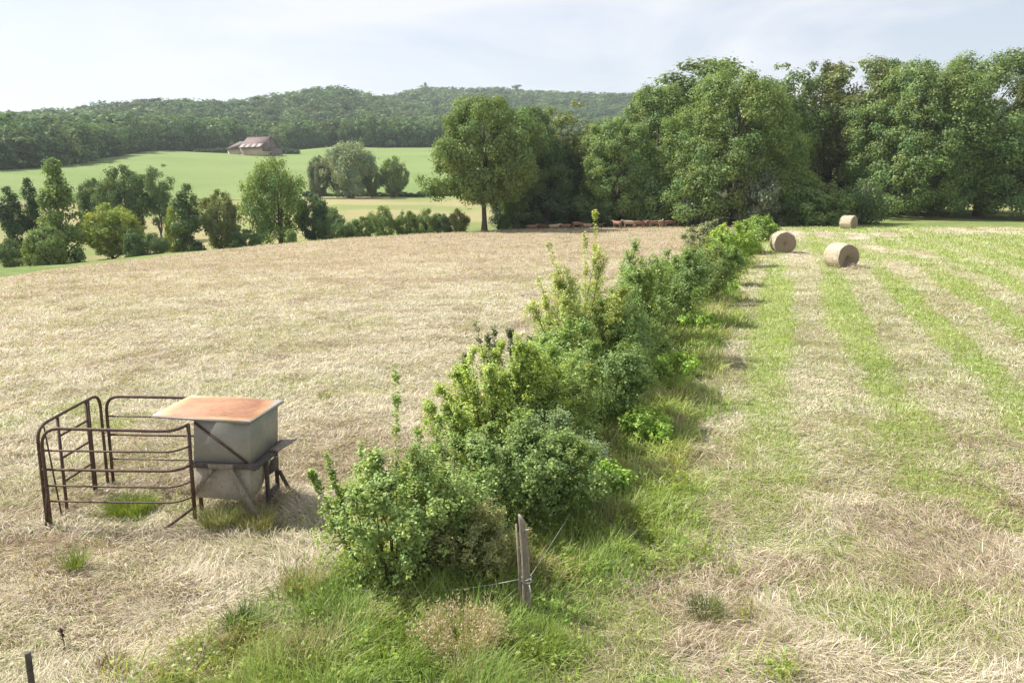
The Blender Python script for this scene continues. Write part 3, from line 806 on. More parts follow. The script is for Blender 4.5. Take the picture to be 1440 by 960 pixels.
def build_hedge():
    S = shrub
    S('nearest hedge shrub, loose pale leaves with one tall upright shoot, left of the weathered post', 545, 9.05, 632, 225, (.165, .215, .072), 201, 19000, .046, depth=1.8, stems=20, twigs=900, twig_len=.30,
      shoots=[(.02, .1, .06, .2, zat(508, 9.2)), (-.2, .05, -.36, .1, zat(622, 9.1)), (-.4, 0, -.98, .1, zat(668, 9.0)), (-.35, .1, -.85, .35, zat(650, 9.1)), (.35, .2, .55, .4, zat(585, 9.4)), (.2, .1, .3, .3, zat(610, 9.2))])
    S('browning half dry weedy shrub just left of the weathered post', 655, 9.15, 685, 140, (.165, .170, .072), 202, 11000, .036, depth=1.0, stems=22, twigs=800, twig_len=.22, aspect=.5)
    S('dense dark green shrub with a domed crown behind the weathered post', 722, 10.9, 578, 225, (.125, .172, .058), 203, 30000, .044, depth=2.1, stems=26, twigs=1900, twig_len=.30)
    S('bluish grey leaved shrub crowning the dense dark one', 775, 11.7, 572, 120, (.165, .215, .115), 204, 11000, .042, depth=1.4, stems=16, twigs=800, aspect=.42)
    S('yellow green bushy shrub beside the straw field in the middle of the hedge', 700, 13.0, 458, 165, (.20, .25, .068), 205, 25000, .050, depth=1.9, stems=22, twigs=1400, twig_len=.34)
    S('olive leaved shrub with drooping sprays right of the yellow green one', 775, 13.6, 478, 140, (.15, .195, .06), 206, 22000, .048, depth=2.0, stems=20, twigs=1300, aspect=.45)
    S('mid green leafy shrub filling the hedge between the nearest shrub and the dense domed one', 628, 9.9, 655, 150, (.15, .20, .065), 240, 15000, .045, depth=1.6, stems=20, twigs=1000)
    S('low mid green shrub at the right flank of the dense domed shrub', 792, 11.4, 628, 100, (.135, .19, .06), 241, 11000, .045, depth=1.6, stems=18, twigs=800)
    S('mid green shrub joining the yellow green and the bulging shrub', 765, 15.0, 468, 130, (.15, .21, .065), 242, 15000, .052, depth=2.2, stems=18, twigs=1000)
    S('leafy shrub behind the foot of the pale sapling on the straw field side', 838, 20.5, 392, 120, (.15, .20, .065), 243, 13000, .06, depth=2.2, stems=18, twigs=1000)
    S('small upright sprigs of very dark leaves rising behind the yellow green shrub', 700, 14.6, 408, 95, (.075, .092, .05), 207, 3000, .050, depth=.7, stems=9, twigs=160, twig_len=.16, low=.45, spread=.7)
    S('mid green shrub where the hedge bulges toward the mown field', 838, 15.6, 452, 135, 'mid', 208, 18000, .054, depth=2.2, stems=20, twigs=1300)
    S('tall pale sapling with feathery leaning branches standing highest in the hedge', 822, 18.2, 312, 130, (.225, .255, .085), 209, 11000, .068, depth=2.0, stems=17, twigs=520, twig_len=.42, low=.32, spread=.25, aspect=.42, lean=(-.25, 0),
      shoots=[(.1, 0, .2, .2, zat(300, 18.4)), (0, 0, -.05, .2, zat(308, 18.4)), (-.2, 0, -1.05, .1, zat(395, 18.2)), (-.1, 0, -.85, .1, zat(345, 18.2))])
    S('dark shrub at the foot of the tall pale sapling', 868, 19.0, 398, 105, (.12, .17, .06), 210, 13000, .058, depth=2.2, stems=18, twigs=1000)
    S('bright green shrub right behind the mid green bulging one', 800, 17.0, 445, 90, 'bright', 211, 10000, .056, depth=1.8, stems=16, twigs=800)
    S('broad mid green shrub right of the tall pale sapling', 915, 22.0, 352, 105, (.12, .165, .05), 212, 14000, .066, depth=2.4, stems=20, twigs=1100)
    S('tall leafy shrub with a peaked top halfway along the hedge', 900, 25.0, 326, 70, 'bright', 213, 11000, .070, depth=2.4, stems=16, twigs=900)
    S('dull green shrub with a flat top in the far half of the hedge', 950, 28.0, 342, 84, 'mid', 214, 11000, .078, depth=2.6, stems=18, twigs=900)
    S('greyish green shrub just before the gap in the far hedge', 978, 33.0, 333, 76, (.14, .175, .065), 215, 10000, .085, depth=2.8, stems=18, twigs=850)
    S('dark shrub leaning out to the mown field in the far hedge', 1004, 38.0, 338, 58, (.12, .175, .055), 216, 8000, .095, depth=2.8, stems=16, twigs=750)
    S('bright round shrub in the far end of the hedge', 1018, 46.0, 312, 60, (.17, .235, .05), 217, 8000, .11, depth=3.0, stems=16, twigs=750)
    S('pale shrub right of the bright round one at the far hedge', 1042, 54.0, 313, 42, (.15, .20, .06), 218, 6500, .125, depth=3.2, stems=14, twigs=650)
    S('last shrub of the hedge where it meets the wood', 1055, 66.0, 303, 42, (.14, .20, .05), 219, 6500, .15, depth=4.0, stems=14, twigs=650)
    for i, (px, py, top, w, lab) in enumerate([(902, 618, 578, 62, 'low bright nettle patch beside the pale stake at the hedge bulge'), (846, 690, 655, 60, 'low leafy patch at the foot of the dense dark shrub'),
            (948, 528, 498, 54, 'low leafy patch halfway up the verge below the broad mid green shrub'), (985, 462, 438, 48, 'low bright patch at the foot of the flat topped dull shrub'), (1016, 412, 392, 40, 'low leafy patch at the foot of the dark leaning shrub')]):
        X, Y = hit(px, py)
        S(lab, px, Y, top, w, (.19, .27, .06), 230 + i, 2600, .045 + .0015 * Y, x=X, stems=16, twigs=240, twig_len=.2, group='low leafy patches along the verge', name='nettle_patch', cat='weeds')
    S('grey thin shrub at the far hedge left of the bright round one', 985, 60.0, 308, 46, (.15, .165, .09), 220, 5000, .14, depth=3.2, stems=14, twigs=600)

# ------------------------------------------------------------------ feeder and pen
def arc(p, a, b, n=6):
    s = np.linspace(0, 1, n)[:, None]
    return [*(np.array(p[0]) * (1 - s) ** 2 + 2 * np.array(p[1]) * s * (1 - s) + np.array(p[2]) * s ** 2)]

def pipe(pts, r, name, parent, mat=None, k=8):
    g = Geo(); g.tube(pts, r, k)
    return g.build(name, mat or M_PIPE, parent, smooth=True)

def rust_lid():
    m, nt, out = new_mat('rusty_lid'); g = NT(nt)
    tc = g.n('TexCoord'); sx = g.n('SeparateXYZ'); g.l(tc.outputs['Generated'], sx.inputs[0])
    n = g.n('TexNoise', i_Scale=5.5, i_Detail=7.0, i_Roughness=.65); g.l(tc.outputs['Generated'], n.inputs[0])
    n2 = g.n('TexNoise', i_Scale=26.0, i_Detail=4.0); g.l(tc.outputs['Generated'], n2.inputs[0])
    n3 = g.n('TexNoise', i_Scale=2.2, i_Detail=5.0, i_Roughness=.7, i_Distortion=.8); g.l(tc.outputs['Generated'], n3.inputs[0])
    ex = g.math('MINIMUM', sx.outputs[0], g.math('SUBTRACT', 1.0, sx.outputs[0]))
    ey = g.math('MINIMUM', sx.outputs[1], g.math('SUBTRACT', 1.0, sx.outputs[1]))
    e = g.math('MINIMUM', ex, ey)
    e = g.math('ADD', e, g.math('MULTIPLY', g.math('SUBTRACT', n3.outputs[0], .5), .34))
    f = g.ramp(e, [(.02, 0.0), (.075, 1.0)])
    rim = g.ramp(e, [(.03, 0.0), (.07, 1.0), (.16, 0.0)])
    rust = g.mix(g.ramp(n3.outputs[0], [(.38, 0.0), (.62, 1.0)]), (.255, .10, .048), (.37, .18, .095))
    rust = g.mix(g.ramp(n2.outputs[0], [(.45, 0.0), (.7, .75)]), rust, (.36, .21, .115))
    c = g.mix(f, (.42, .39, .34), rust)
    c = g.mix(g.math('MULTIPLY', rim, .6), c, (.60, .36, .17))
    p = g.n('BsdfPrincipled', i_Roughness=.7); g.l(c, p.inputs['Base Color'])
    b = g.n('Bump', i_Strength=.15, i_Distance=.01); g.l(n2.outputs[0], b.inputs['Height']); g.l(b.outputs[0], p.inputs['Normal'])
    g.l(p.outputs[0], out.inputs[0])
    return m

def build_feeder():
    ox, oy, oz = -4.72, 11.2, 0.0
    t = thing('calf_feeder', 'galvanised hopper feeder with an orange rusty lid standing on braced wooden legs', 'livestock feeder', (ox, oy, oz), 0)
    def w(px, py, Y, dz=0.0): return np.array([xat(px, py, Y) - ox, Y - oy, zat(py, Y) + dz])
    FL, FR, BR = 11.18, 10.98, 11.88
    a0, a1, a2 = w(272, 590, FL), w(352, 595, FR), w(391, 570, BR); a3 = a0 + a2 - a1
    b0, b1, b2 = w(272, 652, FL), w(352, 654, FR), w(391, 621, BR); b3 = b0 + b2 - b1
    c0, c1 = w(273, 699, FL), w(352, 705, FR)
    ex, ey = norm(np.array([a1[0] - a0[0], a1[1] - a0[1], 0])), norm(np.array([a2[0] - a1[0], a2[1] - a1[1], 0]))
    top = lambda p, z: np.array([p[0], p[1], z])
    g = Geo(); g.hexa([b0, b1, b2, b3, a0, a1, a2, a3]); g.build('hopper', M_STEEL, t, bevel=.008)
    i0, i1, i2, i3 = [p + ex * sx + ey * sy - np.array([0, 0, .004]) for p, sx, sy in ((b0, .01, .012), (b1, -.012, .012), (b2, -.012, -.012), (b3, .01, -.012))]
    c0 = c0 + ey * .012 + ex * .01; c1 = c1 + ey * .012 - ex * .012
    g = Geo(); g.hexa([c0, c1, c1 + ey * .34 + np.array([0, 0, .03]), c0 + ey * .34 + np.array([0, 0, .03]), i0, i1, i2, i3]); g.build('lower_hopper', M_SHEET, t, bevel=.006)
    l0, l1, l2, l3 = w(214, 585, 11.22), w(350, 594, 10.90), w(398, 564, 11.98), w(268, 557, 12.30)
    th = np.array([0, 0, .02]); g = Geo(); g.hexa([l0, l1, l2, l3, l0 + th, l1 + th, l2 + th, l3 + th]); lo = g.build('lid', rust_lid(), t, bevel=.004)
    g = Geo(); g.bar(l0 - ey * .008 - th * .2, l1 - ey * .008 - th * .2, .014, .034); g.build('lid_rim', M_STEEL, lo)
    g = Geo(); g.bar(l1 + ex * .008 - th * .2, l2 + ex * .008 - th * .2, .014, .034); g.build('lid_rim', M_STEEL, lo)
    g = Geo(); g.bar(b0 - ex * .03 - ey * .036, b1 + ex * .15 - ey * .036, .06, .075); g.build('front_rail', M_DARKWOOD, t, bevel=.005)
    q0, q1 = b0 * .68 + b1 * .32 - ey * .085, b0 * .25 + b1 * .75 - ey * .085
    g = Geo(); g.bar(q0, q1, .03, .07); g.build('brace_plate', M_WOOD, t, bevel=.004)
    up = np.array([0, 0, 1.0])
    f1 = w(275, 692, FL) - ey * .07; f2 = w(362, 724, 10.86)
    g = Geo(); g.bar(q0 + ex * .05 - up * .03 + ey * .01, f1, .035, .08); g.build('brace', M_WOOD, t, bevel=.004)
    g = Geo(); g.bar(q1 - ex * .06 - up * .03 + ey * .008, f2 - up * .05, .035, .085); g.build('brace', M_WOOD, t, bevel=.004)
    g = Geo(); g.bar(a0 + ex * .02 - ey * .012 - up * .04, b1 - ex * .03 - ey * .012 + up * .03, .014, .034); g.build('diagonal_strap', M_PIPE, t)
    e0, e1 = b1 + ex * .01 - ey * .07, b2 + ex * .01 + ey * .08
    tr = Geo(); lo4 = [e0 - up * .045, e0 + ex * .10 - up * .06, e1 + ex * .16 - up * .03, e1 - up * .02]; tr.hexa(lo4 + [p + up * .05 for p in lo4]); tr.build('side_ledge', M_DARKWOOD, t, bevel=.005)
    g = Geo(); g.bar(b1 * .45 + b2 * .55 + ex * .13 + up * .03, b2 + ex * .19 + ey * .12 + up * .03, .15, .03); g.build('loose_board', M_WOOD, t, bevel=.004)
    for px, py, Y, pt in ((378, 712, 11.42, 640), (391, 691, 12.02, 626)):
        p = w(px, py, Y); g = Geo(); g.bar(top(p, -.1), top(p, zat(pt, Y) - oz), .055, .055); g.build('leg', M_DARKWOOD, t, bevel=.004)
    for p in (b0 + ey * .08 + ex * .03, b3 - ey * .03 + ex * .03):
        g = Geo(); g.bar(top(p, -.1), p - up * .01, .05, .05); g.build('leg', M_PIPE, t, bevel=.004)
    p0, p1 = w(379, 703, 11.5), w(390, 692, 11.98); g = Geo(); g.bar(p0 + up * .03, p1 + up * .06, .03, .20); g.build('foot_board', M_DARKWOOD, t)
    p0, p1 = w(393, 662, 12.0), w(408, 690, 12.15); g = Geo(); g.bar(p0, p1, .035, .05); g.build('brace', M_DARKWOOD, t)
    p0, p1 = w(378, 660, 11.62), w(391, 651, 11.95); g = Geo(); g.bar(p0 + up * .02, p1 + up * .02, .02, .20); g.build('chute_side', M_DARKWOOD, t)

    def G(x, y): return gz(x, y)
    # front panel
    fx, fy = -6.585, 10.70; z = 0.0; ex, ey = -4.585, 10.86
    p = thing('gate_panel', 'front pipe panel of the rusty pen with five rails ending at the hopper', 'gate', (fx, fy, z), 0, 'rusty pipe panels of the feeder pen')
    L = 1.74; dx, dy = ex - fx, ey - fy
    path = [(0, 0, -.1), (0, 0, .6), (0, 0, 1.18)] + arc([(0, 0, 1.22), (.02, 0, 1.45), (.25, -.005, 1.46)], 0, 0) + [(.8, -.02, 1.45), (L - .1, -.03, 1.43)] + arc([(L, -.03, 1.43), (L + .16, -.02, 1.43), (dx, dy, 1.47)], 0, 0)
    pipe(path, .024, 'frame', p)
    for h, r in ((1.14, .015), (.86, .021), (.62, .014), (.39, .014)):
        q = [(-.03, 0, h), (.5, -.01, h - .006), (1.0, -.02, h - .012), (L - .1, -.03, h - .014)] + arc([(L, -.03, h - .014), (L + .15, -.02, h - .012), (dx, dy - .02, h + .015)], 0, 0)
        pipe(q, r, 'rail', p)
    pipe([(dx, dy, .06), (dx, dy, 1.48)], .030, 'end_post', p)
    pipe([(L - .12, -.12, -.02), (dx, dy - .03, .24)], .024, 'stay', p)
    pipe([(-.05, -.06, -.05), (.0, -.01, .55)], .010, 'prop', p)
    # side panel with the calf opening
    sx, sy = -6.66, 10.74; z = G(sx, sy); bx, by = -6.60, 12.36
    p = thing('gate_panel', 'side pipe panel of the rusty pen with an upright opening on the left', 'gate', (sx, sy, z), 0, 'rusty pipe panels of the feeder pen')
    dx, dy = bx - sx, by - sy
    def at(f, h): return (dx * f, dy * f, h)
    path = [at(0, -.1), at(0, .7), at(0, 1.2)] + arc([at(0, 1.25), at(0, 1.46), at(.14, 1.48)], 0, 0) + [at(.5, 1.51), at(.84, 1.53)] + arc([at(.88, 1.53), at(.99, 1.53), at(1, 1.33)], 0, 0) + [at(1, .7), at(1, -.1)]
    pipe(path, .024, 'frame', p)
    for f, top in ((.30, 1.49), (.76, 1.52), (.80, 1.52)):
        g = Geo(); g.bar(at(f, -.06), at(f, top), .035 if f < .79 else .02, .03); g.build('upright', M_PIPE, p)
    for h in (1.19, .85, .49):
        g = Geo(); g.bar(at(.30, h), at(.76, h + .02), .022, .03); g.build('rail', M_PIPE, p)
    pipe([at(.10, 1.43), (dx * .2 + .02, dy * .2, -.05)], .012, 'prop', p)
    # back panel
    qx, qy = -6.54, 12.42; z = G(qx, qy); kx, ky = -4.42, 12.24
    p = thing('gate_panel', 'rear pipe panel of the rusty pen running behind the hopper lid', 'gate', (qx, qy, z), 0, 'rusty pipe panels of the feeder pen')
    dx, dy = kx - qx, ky - qy
    path = [at(0, -.1), at(0, .6), at(0, 1.22)] + arc([at(0, 1.26), at(.005, 1.5), at(.11, 1.5)], 0, 0) + [at(.5, 1.505), at(.86, 1.50)] + arc([at(.9, 1.5), at(.99, 1.5), at(1, 1.25)], 0, 0) + [at(1, .6), at(1, -.1)]
    pipe(path, .026, 'frame', p)
    for h, r in ((1.17, .013), (.86, .019), (.45, .012)):
        pipe([at(0, h), at(.5, h + .01), at(1, h + .02)], r, 'rail', p)

# ------------------------------------------------------------------ posts, stakes, wire, tufts
def build_fence():
    x, y = .165, 8.32; z = gz(x, y)
    p = thing('fence_post', 'weathered grey split wooden post leaning slightly at the near end of the hedge', 'post', (x, y, z))
    rng = np.random.default_rng(8); hh = np.linspace(-.25, 1.16, 14); k = 12
    V = []
    for h in hh:
        th = np.arange(k) * 2 * math.pi / k
        r = .043 * (1 - .10 * (h / 1.16)) * (1 + .16 * np.cos(2 * th + .6) + .07 * np.sin(5 * th + 1.5) + rng.normal(0, .02, k))
        V.append(np.stack([r * np.cos(th) - .045 * h + .012 * np.sin(3 * h), r * np.sin(th) + .01 * h, np.full(k, h) + (h > 1.0) * (.045 * np.cos(th - 2.6)) + rng.normal(0, .004, k)], 1))
    V = np.array(V).reshape(-1, 3)
    q = [[i * k + j, i * k + (j + 1) % k, (i + 1) * k + (j + 1) % k, (i + 1) * k + j] for i in range(13) for j in range(k)]
    g = Geo(); g.add(np.vstack([V, [[-.052, .01, 1.165]]]), q, [[14 * k, 13 * k + j, 13 * k + (j + 1) % k] for j in range(k)])
    g.build('wood', M_WOOD, p, smooth=True)
    g = Geo(); g.tube([(-.075 - .045, -.04, 1.12), (-.082, -.062, .6), (-.07, -.055, .0)], [.012, .018, .02], 6); g.build('split_strip', M_WOOD, p, smooth=True)
    for h, tl in ((.46, .02), (.43, -.01)):
        th = np.linspace(0, 2 * math.pi, 20)
        pipe(np.stack([.068 * np.cos(th) - .045 * h + .01, .066 * np.sin(th), h + tl * np.cos(th)], 1), .006, 'wire_loop', p, M_WIRE, 5)
    pipe([(.03, -.05, .40), (.05, -.07, .30), (.04, -.06, .2), (.055, -.055, .12)], .007, 'wire_end', p, M_WIRE, 5)
    pipe([(-.02, -.04, 1.05), (.045, -.05, 1.06)], .006, 'staple', p, M_WIRE, 5)
    # near dark post bottom left
    X, Y = hit(49, 1000)
    p = thing('fence_post', 'short dark round post at the lower left corner', 'post', (X, Y, gz(X, Y)))
    H = zat(917, Y) - gz(X, Y)
    g = Geo(); g.tube([(0, 0, -.2), (.002, 0, H * .5), (0, 0, H - .012), (0, 0, H)], [.030, .029, .028, .024], 10); g.build('wood', M_DARKWOOD, p, smooth=True)
    # wire from post to post, sagging
    def wire(a, b, sag, label, r=.0034):
        s = np.linspace(0, 1, 14)[:, None]; P = np.array(a) * (1 - s) + np.array(b) * s; P[:, 2] -= sag * 4 * (s * (1 - s))[:, 0]
        g = Geo(); g.tube(P - P[0], r, 5); o = g.build('fence_wire', M_WIRE, smooth=True); o.location = P[0]; tag(o, label, 'wire')
    stakes = [(911, 556, 519, 'pale plastic fence stake standing in the shade beside the hedge bulge'), (853, 655, 628, 'short pale stake where the wire meets the dense dark shrub'), (946, 476, 458, 'pale stake in the verge farther up the hedge'), (963, 430, 414, 'small pale stake farthest up the verge')]
    tops = []
    for px, pb, pt_, lab in stakes:
        X, Y = hit(px, pb); z = gz(X, Y); h = zat(pt_, Y) - z
        o = thing('fence_stake', lab, 'stake', (X, Y, z), 0, 'stakes of the light fence along the hedge')
        pipe([(0, 0, -.1), (.0, 0, h)], .011, 'rod', o, M_PLASTIC, 6); pipe([(-.012, -.012, h * .85), (.012, -.012, h * .88)], .014, 'insulator', o, M_PLASTIC, 6)
        tops.append((X, Y, z + h * .86))
    tops.sort(key=lambda q: q[1])
    wire((.2, 8.3, z0(.2, 8.3) + .48), tops[0], .05, 'thin fence wire running from the weathered post up to the first stake')
    for a, b, lab in zip(tops[:-1], tops[1:], ('thin fence wire between the first and second pale stakes', 'thin fence wire between the second and third pale stakes', 'thin fence wire between the two farthest pale stakes')):
        wire(a, b, .05, lab)
    wire((.12, 8.3, z0(.12, 8.3) + .46), (-2.2, 8.75, z0(-2.2, 8.75) + .15), .12, 'slack wire drooping from the weathered post toward the nearest shrub')

def z0(x, y): return gz(x, y)

def tuft(label, px, py, H, W, n, c1, c2, seed, name='grass_tuft', width=.006, lean=(0, 0), heads=False, group=None):
    rng = np.random.default_rng(seed); X, Y = hit(px, py); z = gz(X, Y)
    a = rng.uniform(0, 6.28, n); f = np.sqrt(rng.random(n)) * W * .28
    P = np.stack([f * np.cos(a), f * np.sin(a), np.full(n, -.02)], 1)
    L = H * rng.uniform(.55, 1.15, n)
    az = a + rng.normal(0, .6, n)
    V, Q = blades(P, az, L, rng.uniform(1.05, 1.5, n), rng.uniform(.1, .9, n), width * rng.uniform(.6, 1.4, n), rng, .25)
    V = V.reshape(-1, 6, 3); V[:, 2:4, 0] += lean[0] * .4; V[:, 4:, 0] += lean[0]; V = V.reshape(-1, 3)
    c = lerp(np.array(c1), np.array(c2), rng.random(n)) * rng.uniform(.8, 1.2, (n, 1)); c = np.repeat(c, 2, 0)
    if heads:
        tip = V.reshape(-1, 6, 3)[:, 4]; m = 7
        Pt = np.repeat(tip, m, 0) + rng.normal(0, 1, (n * m, 3)) * np.array([.02, .02, .045]) 
        v2, q2 = leaf_quads(Pt, rdir(rng, n * m), rdir(rng, n * m) * .4 + np.array([0, 0, 1.0]), rng.uniform(.02, .045, n * m), .3)
        Q = np.vstack([Q, q2 + len(V)]); V = np.vstack([V, v2]); c = np.vstack([c, np.tile(np.array([.48, .40, .27]), (n * m, 1)) * rng.uniform(.75, 1.2, (n * m, 1))])
    o = put(name, make_mesh(name, V, Q, c), M_GRASS, loc=(X, Y, z)); tag(o, label, 'grass tuft', group)

def weed(label, px, py, top, seed, head=.05, width=.35):
    rng = np.random.default_rng(seed); X, Y = hit(px, py); z = gz(X, Y); h = zat(top, Y) - z
    t = thing('dry_weed', label, 'weed', (X, Y, z)); g = Geo()
    p = np.array([(0, 0, -.03), (.01, 0, h * .4), (-.01, .01, h * .75), (.0, .0, h)])
    g.tube(p, [.007, .006, .005, .003], 5)
    for k in range(5):
        f = rng.uniform(.4, .95); b = np.array([0, 0, h * f]); a = rng.uniform(0, 6.28)
        g.tube([b, b + np.array([math.cos(a) * h * .08, math.sin(a) * h * .08, h * .08])], [.004, .002], 4)
    g.build('stalk', M_TWIG, t)
    n = 110
    P = np.stack([rng.normal(0, head * .35, n), rng.normal(0, head * .35, n), h * (1 - rng.random(n) ** 1.5 * width)], 1)
    V, Q = leaf_quads(P, rdir(rng, n), rdir(rng, n), rng.uniform(.012, .03, n), .6)
    put('seed_head', make_mesh('seed_head', V, Q, np.ones((n, 3)) * rng.uniform(.6, 1.3, (n, 1))), M_LEAF, t, colour=(.075, .05, .035))

def build_small():
    tuft('upright bright green grass tuft alone in the straw before the pen', 107, 806, .40, .30, 220, (.25, .30, .06), (.12, .20, .035), 301)
    tuft('large clump of dry feathery grass beside the foot of the weathered post', 655, 925, .50, .75, 520, (.56, .48, .30), (.36, .34, .16), 302, lean=(-.06, 0), heads=True)
    tuft('small dry grass clump left of the large feathery one', 430, 835, .40, .7, 380, (.50, .42, .26), (.30, .26, .13), 303)
    tuft('bright yellow green grass clump right below the weathered post', 760, 915, .34, .8, 620, (.24, .30, .055), (.15, .24, .045), 304)
    tuft('dark green rushy grass tuft in the lower middle left', 345, 890, .36, .6, 420, (.10, .19, .035), (.07, .14, .03), 305)
    tuft('grey brown dead grass clump in the lower left', 160, 940, .22, .4, 260, (.30, .23, .15), (.20, .15, .10), 306)
    tuft('pale grass under the middle of the feeder hopper', 310, 738, .36, .9, 800, (.34, .34, .18), (.20, .25, .09), 307)
    tuft('grass growing against the right foot of the feeder', 360, 742, .34, .9, 600, (.34, .32, .15), (.20, .22, .08), 308)
    tuft('bright weeds in the middle of the pen', 185, 722, .34, 1.1, 900, (.26, .33, .06), (.16, .25, .05), 309)
    tuft('low green tuft in the straw field right of the feeder', 458, 560, .22, .5, 160, (.30, .33, .10), (.20, .25, .06), 310)
    tuft('dark shaded green tuft at the edge of the mown field in the lower right', 990, 868, .30, .7, 320, (.16, .20, .06), (.09, .13, .035), 311)
    weed('dark dry dock stalk standing in the straw at the lower left', 90, 915, 884, 320, .035)
    weed('dark seed head stalk left of the yellow green shrub', 626, 640, 552, 322, .045, .14)
    weed('second dark seed head stalk close against the yellow green shrub', 645, 640, 556, 323, .05, .16)

# ------------------------------------------------------------------ bales
def bale_mat(end):
    m, nt, out = new_mat('bale_end' if end else 'bale_side'); g = NT(nt)
    tc = g.n('TexCoord'); P = tc.outputs['Object']
    n = g.n('TexNoise', i_Scale=5.0, i_Detail=6.0, i_Roughness=.7); g.l(P, n.inputs[0])
    n2 = g.n('TexNoise', i_Scale=42.0, i_Detail=3.0, i_Roughness=.7)
    if end:
        g.l(P, n2.inputs[0])
        wv = g.n('TexWave', wave_type='RINGS', rings_direction='Y', i_Scale=3.2, i_Distortion=5.0, i_Detail=3.0); g.l(P, wv.inputs[0])
        c = g.mix(g.math('MULTIPLY', wv.outputs['Fac'], .7), (.20, .155, .115), (.31, .25, .185))  # dark tones carry the shade of the bale ends in the colour
    else:
        mp = g.n('Mapping'); mp.inputs['Scale'].default_value = (1, .3, 1); g.l(P, mp.inputs[0]); g.l(mp.outputs[0], n2.inputs[0])
        wv = g.n('TexWave', bands_direction='Y', i_Scale=2.6, i_Distortion=1.2, i_Detail=2.0); g.l(P, wv.inputs[0])
        c = g.mix(g.math('MULTIPLY', wv.outputs['Fac'], .4), (.50, .43, .33), (.60, .53, .42))
    c = g.mix(g.ramp(n.outputs[0], [(.4, 0.0), (.75, .6)]), c, (.30, .21, .13))
    c = g.mix(g.ramp(n2.outputs[0], [(.42, 0.0), (.7, .7)]), c, (.70, .62, .49) if not end else (.36, .29, .21))
    p = g.n('BsdfPrincipled', i_Roughness=.9); g.l(c, p.inputs['Base Color'])
    b = g.n('Bump', i_Strength=.9, i_Distance=.03); g.l(n2.outputs[0], b.inputs['Height']); g.l(b.outputs[0], p.inputs['Normal'])
    g.l(p.outputs[0], out.inputs[0])
    return m

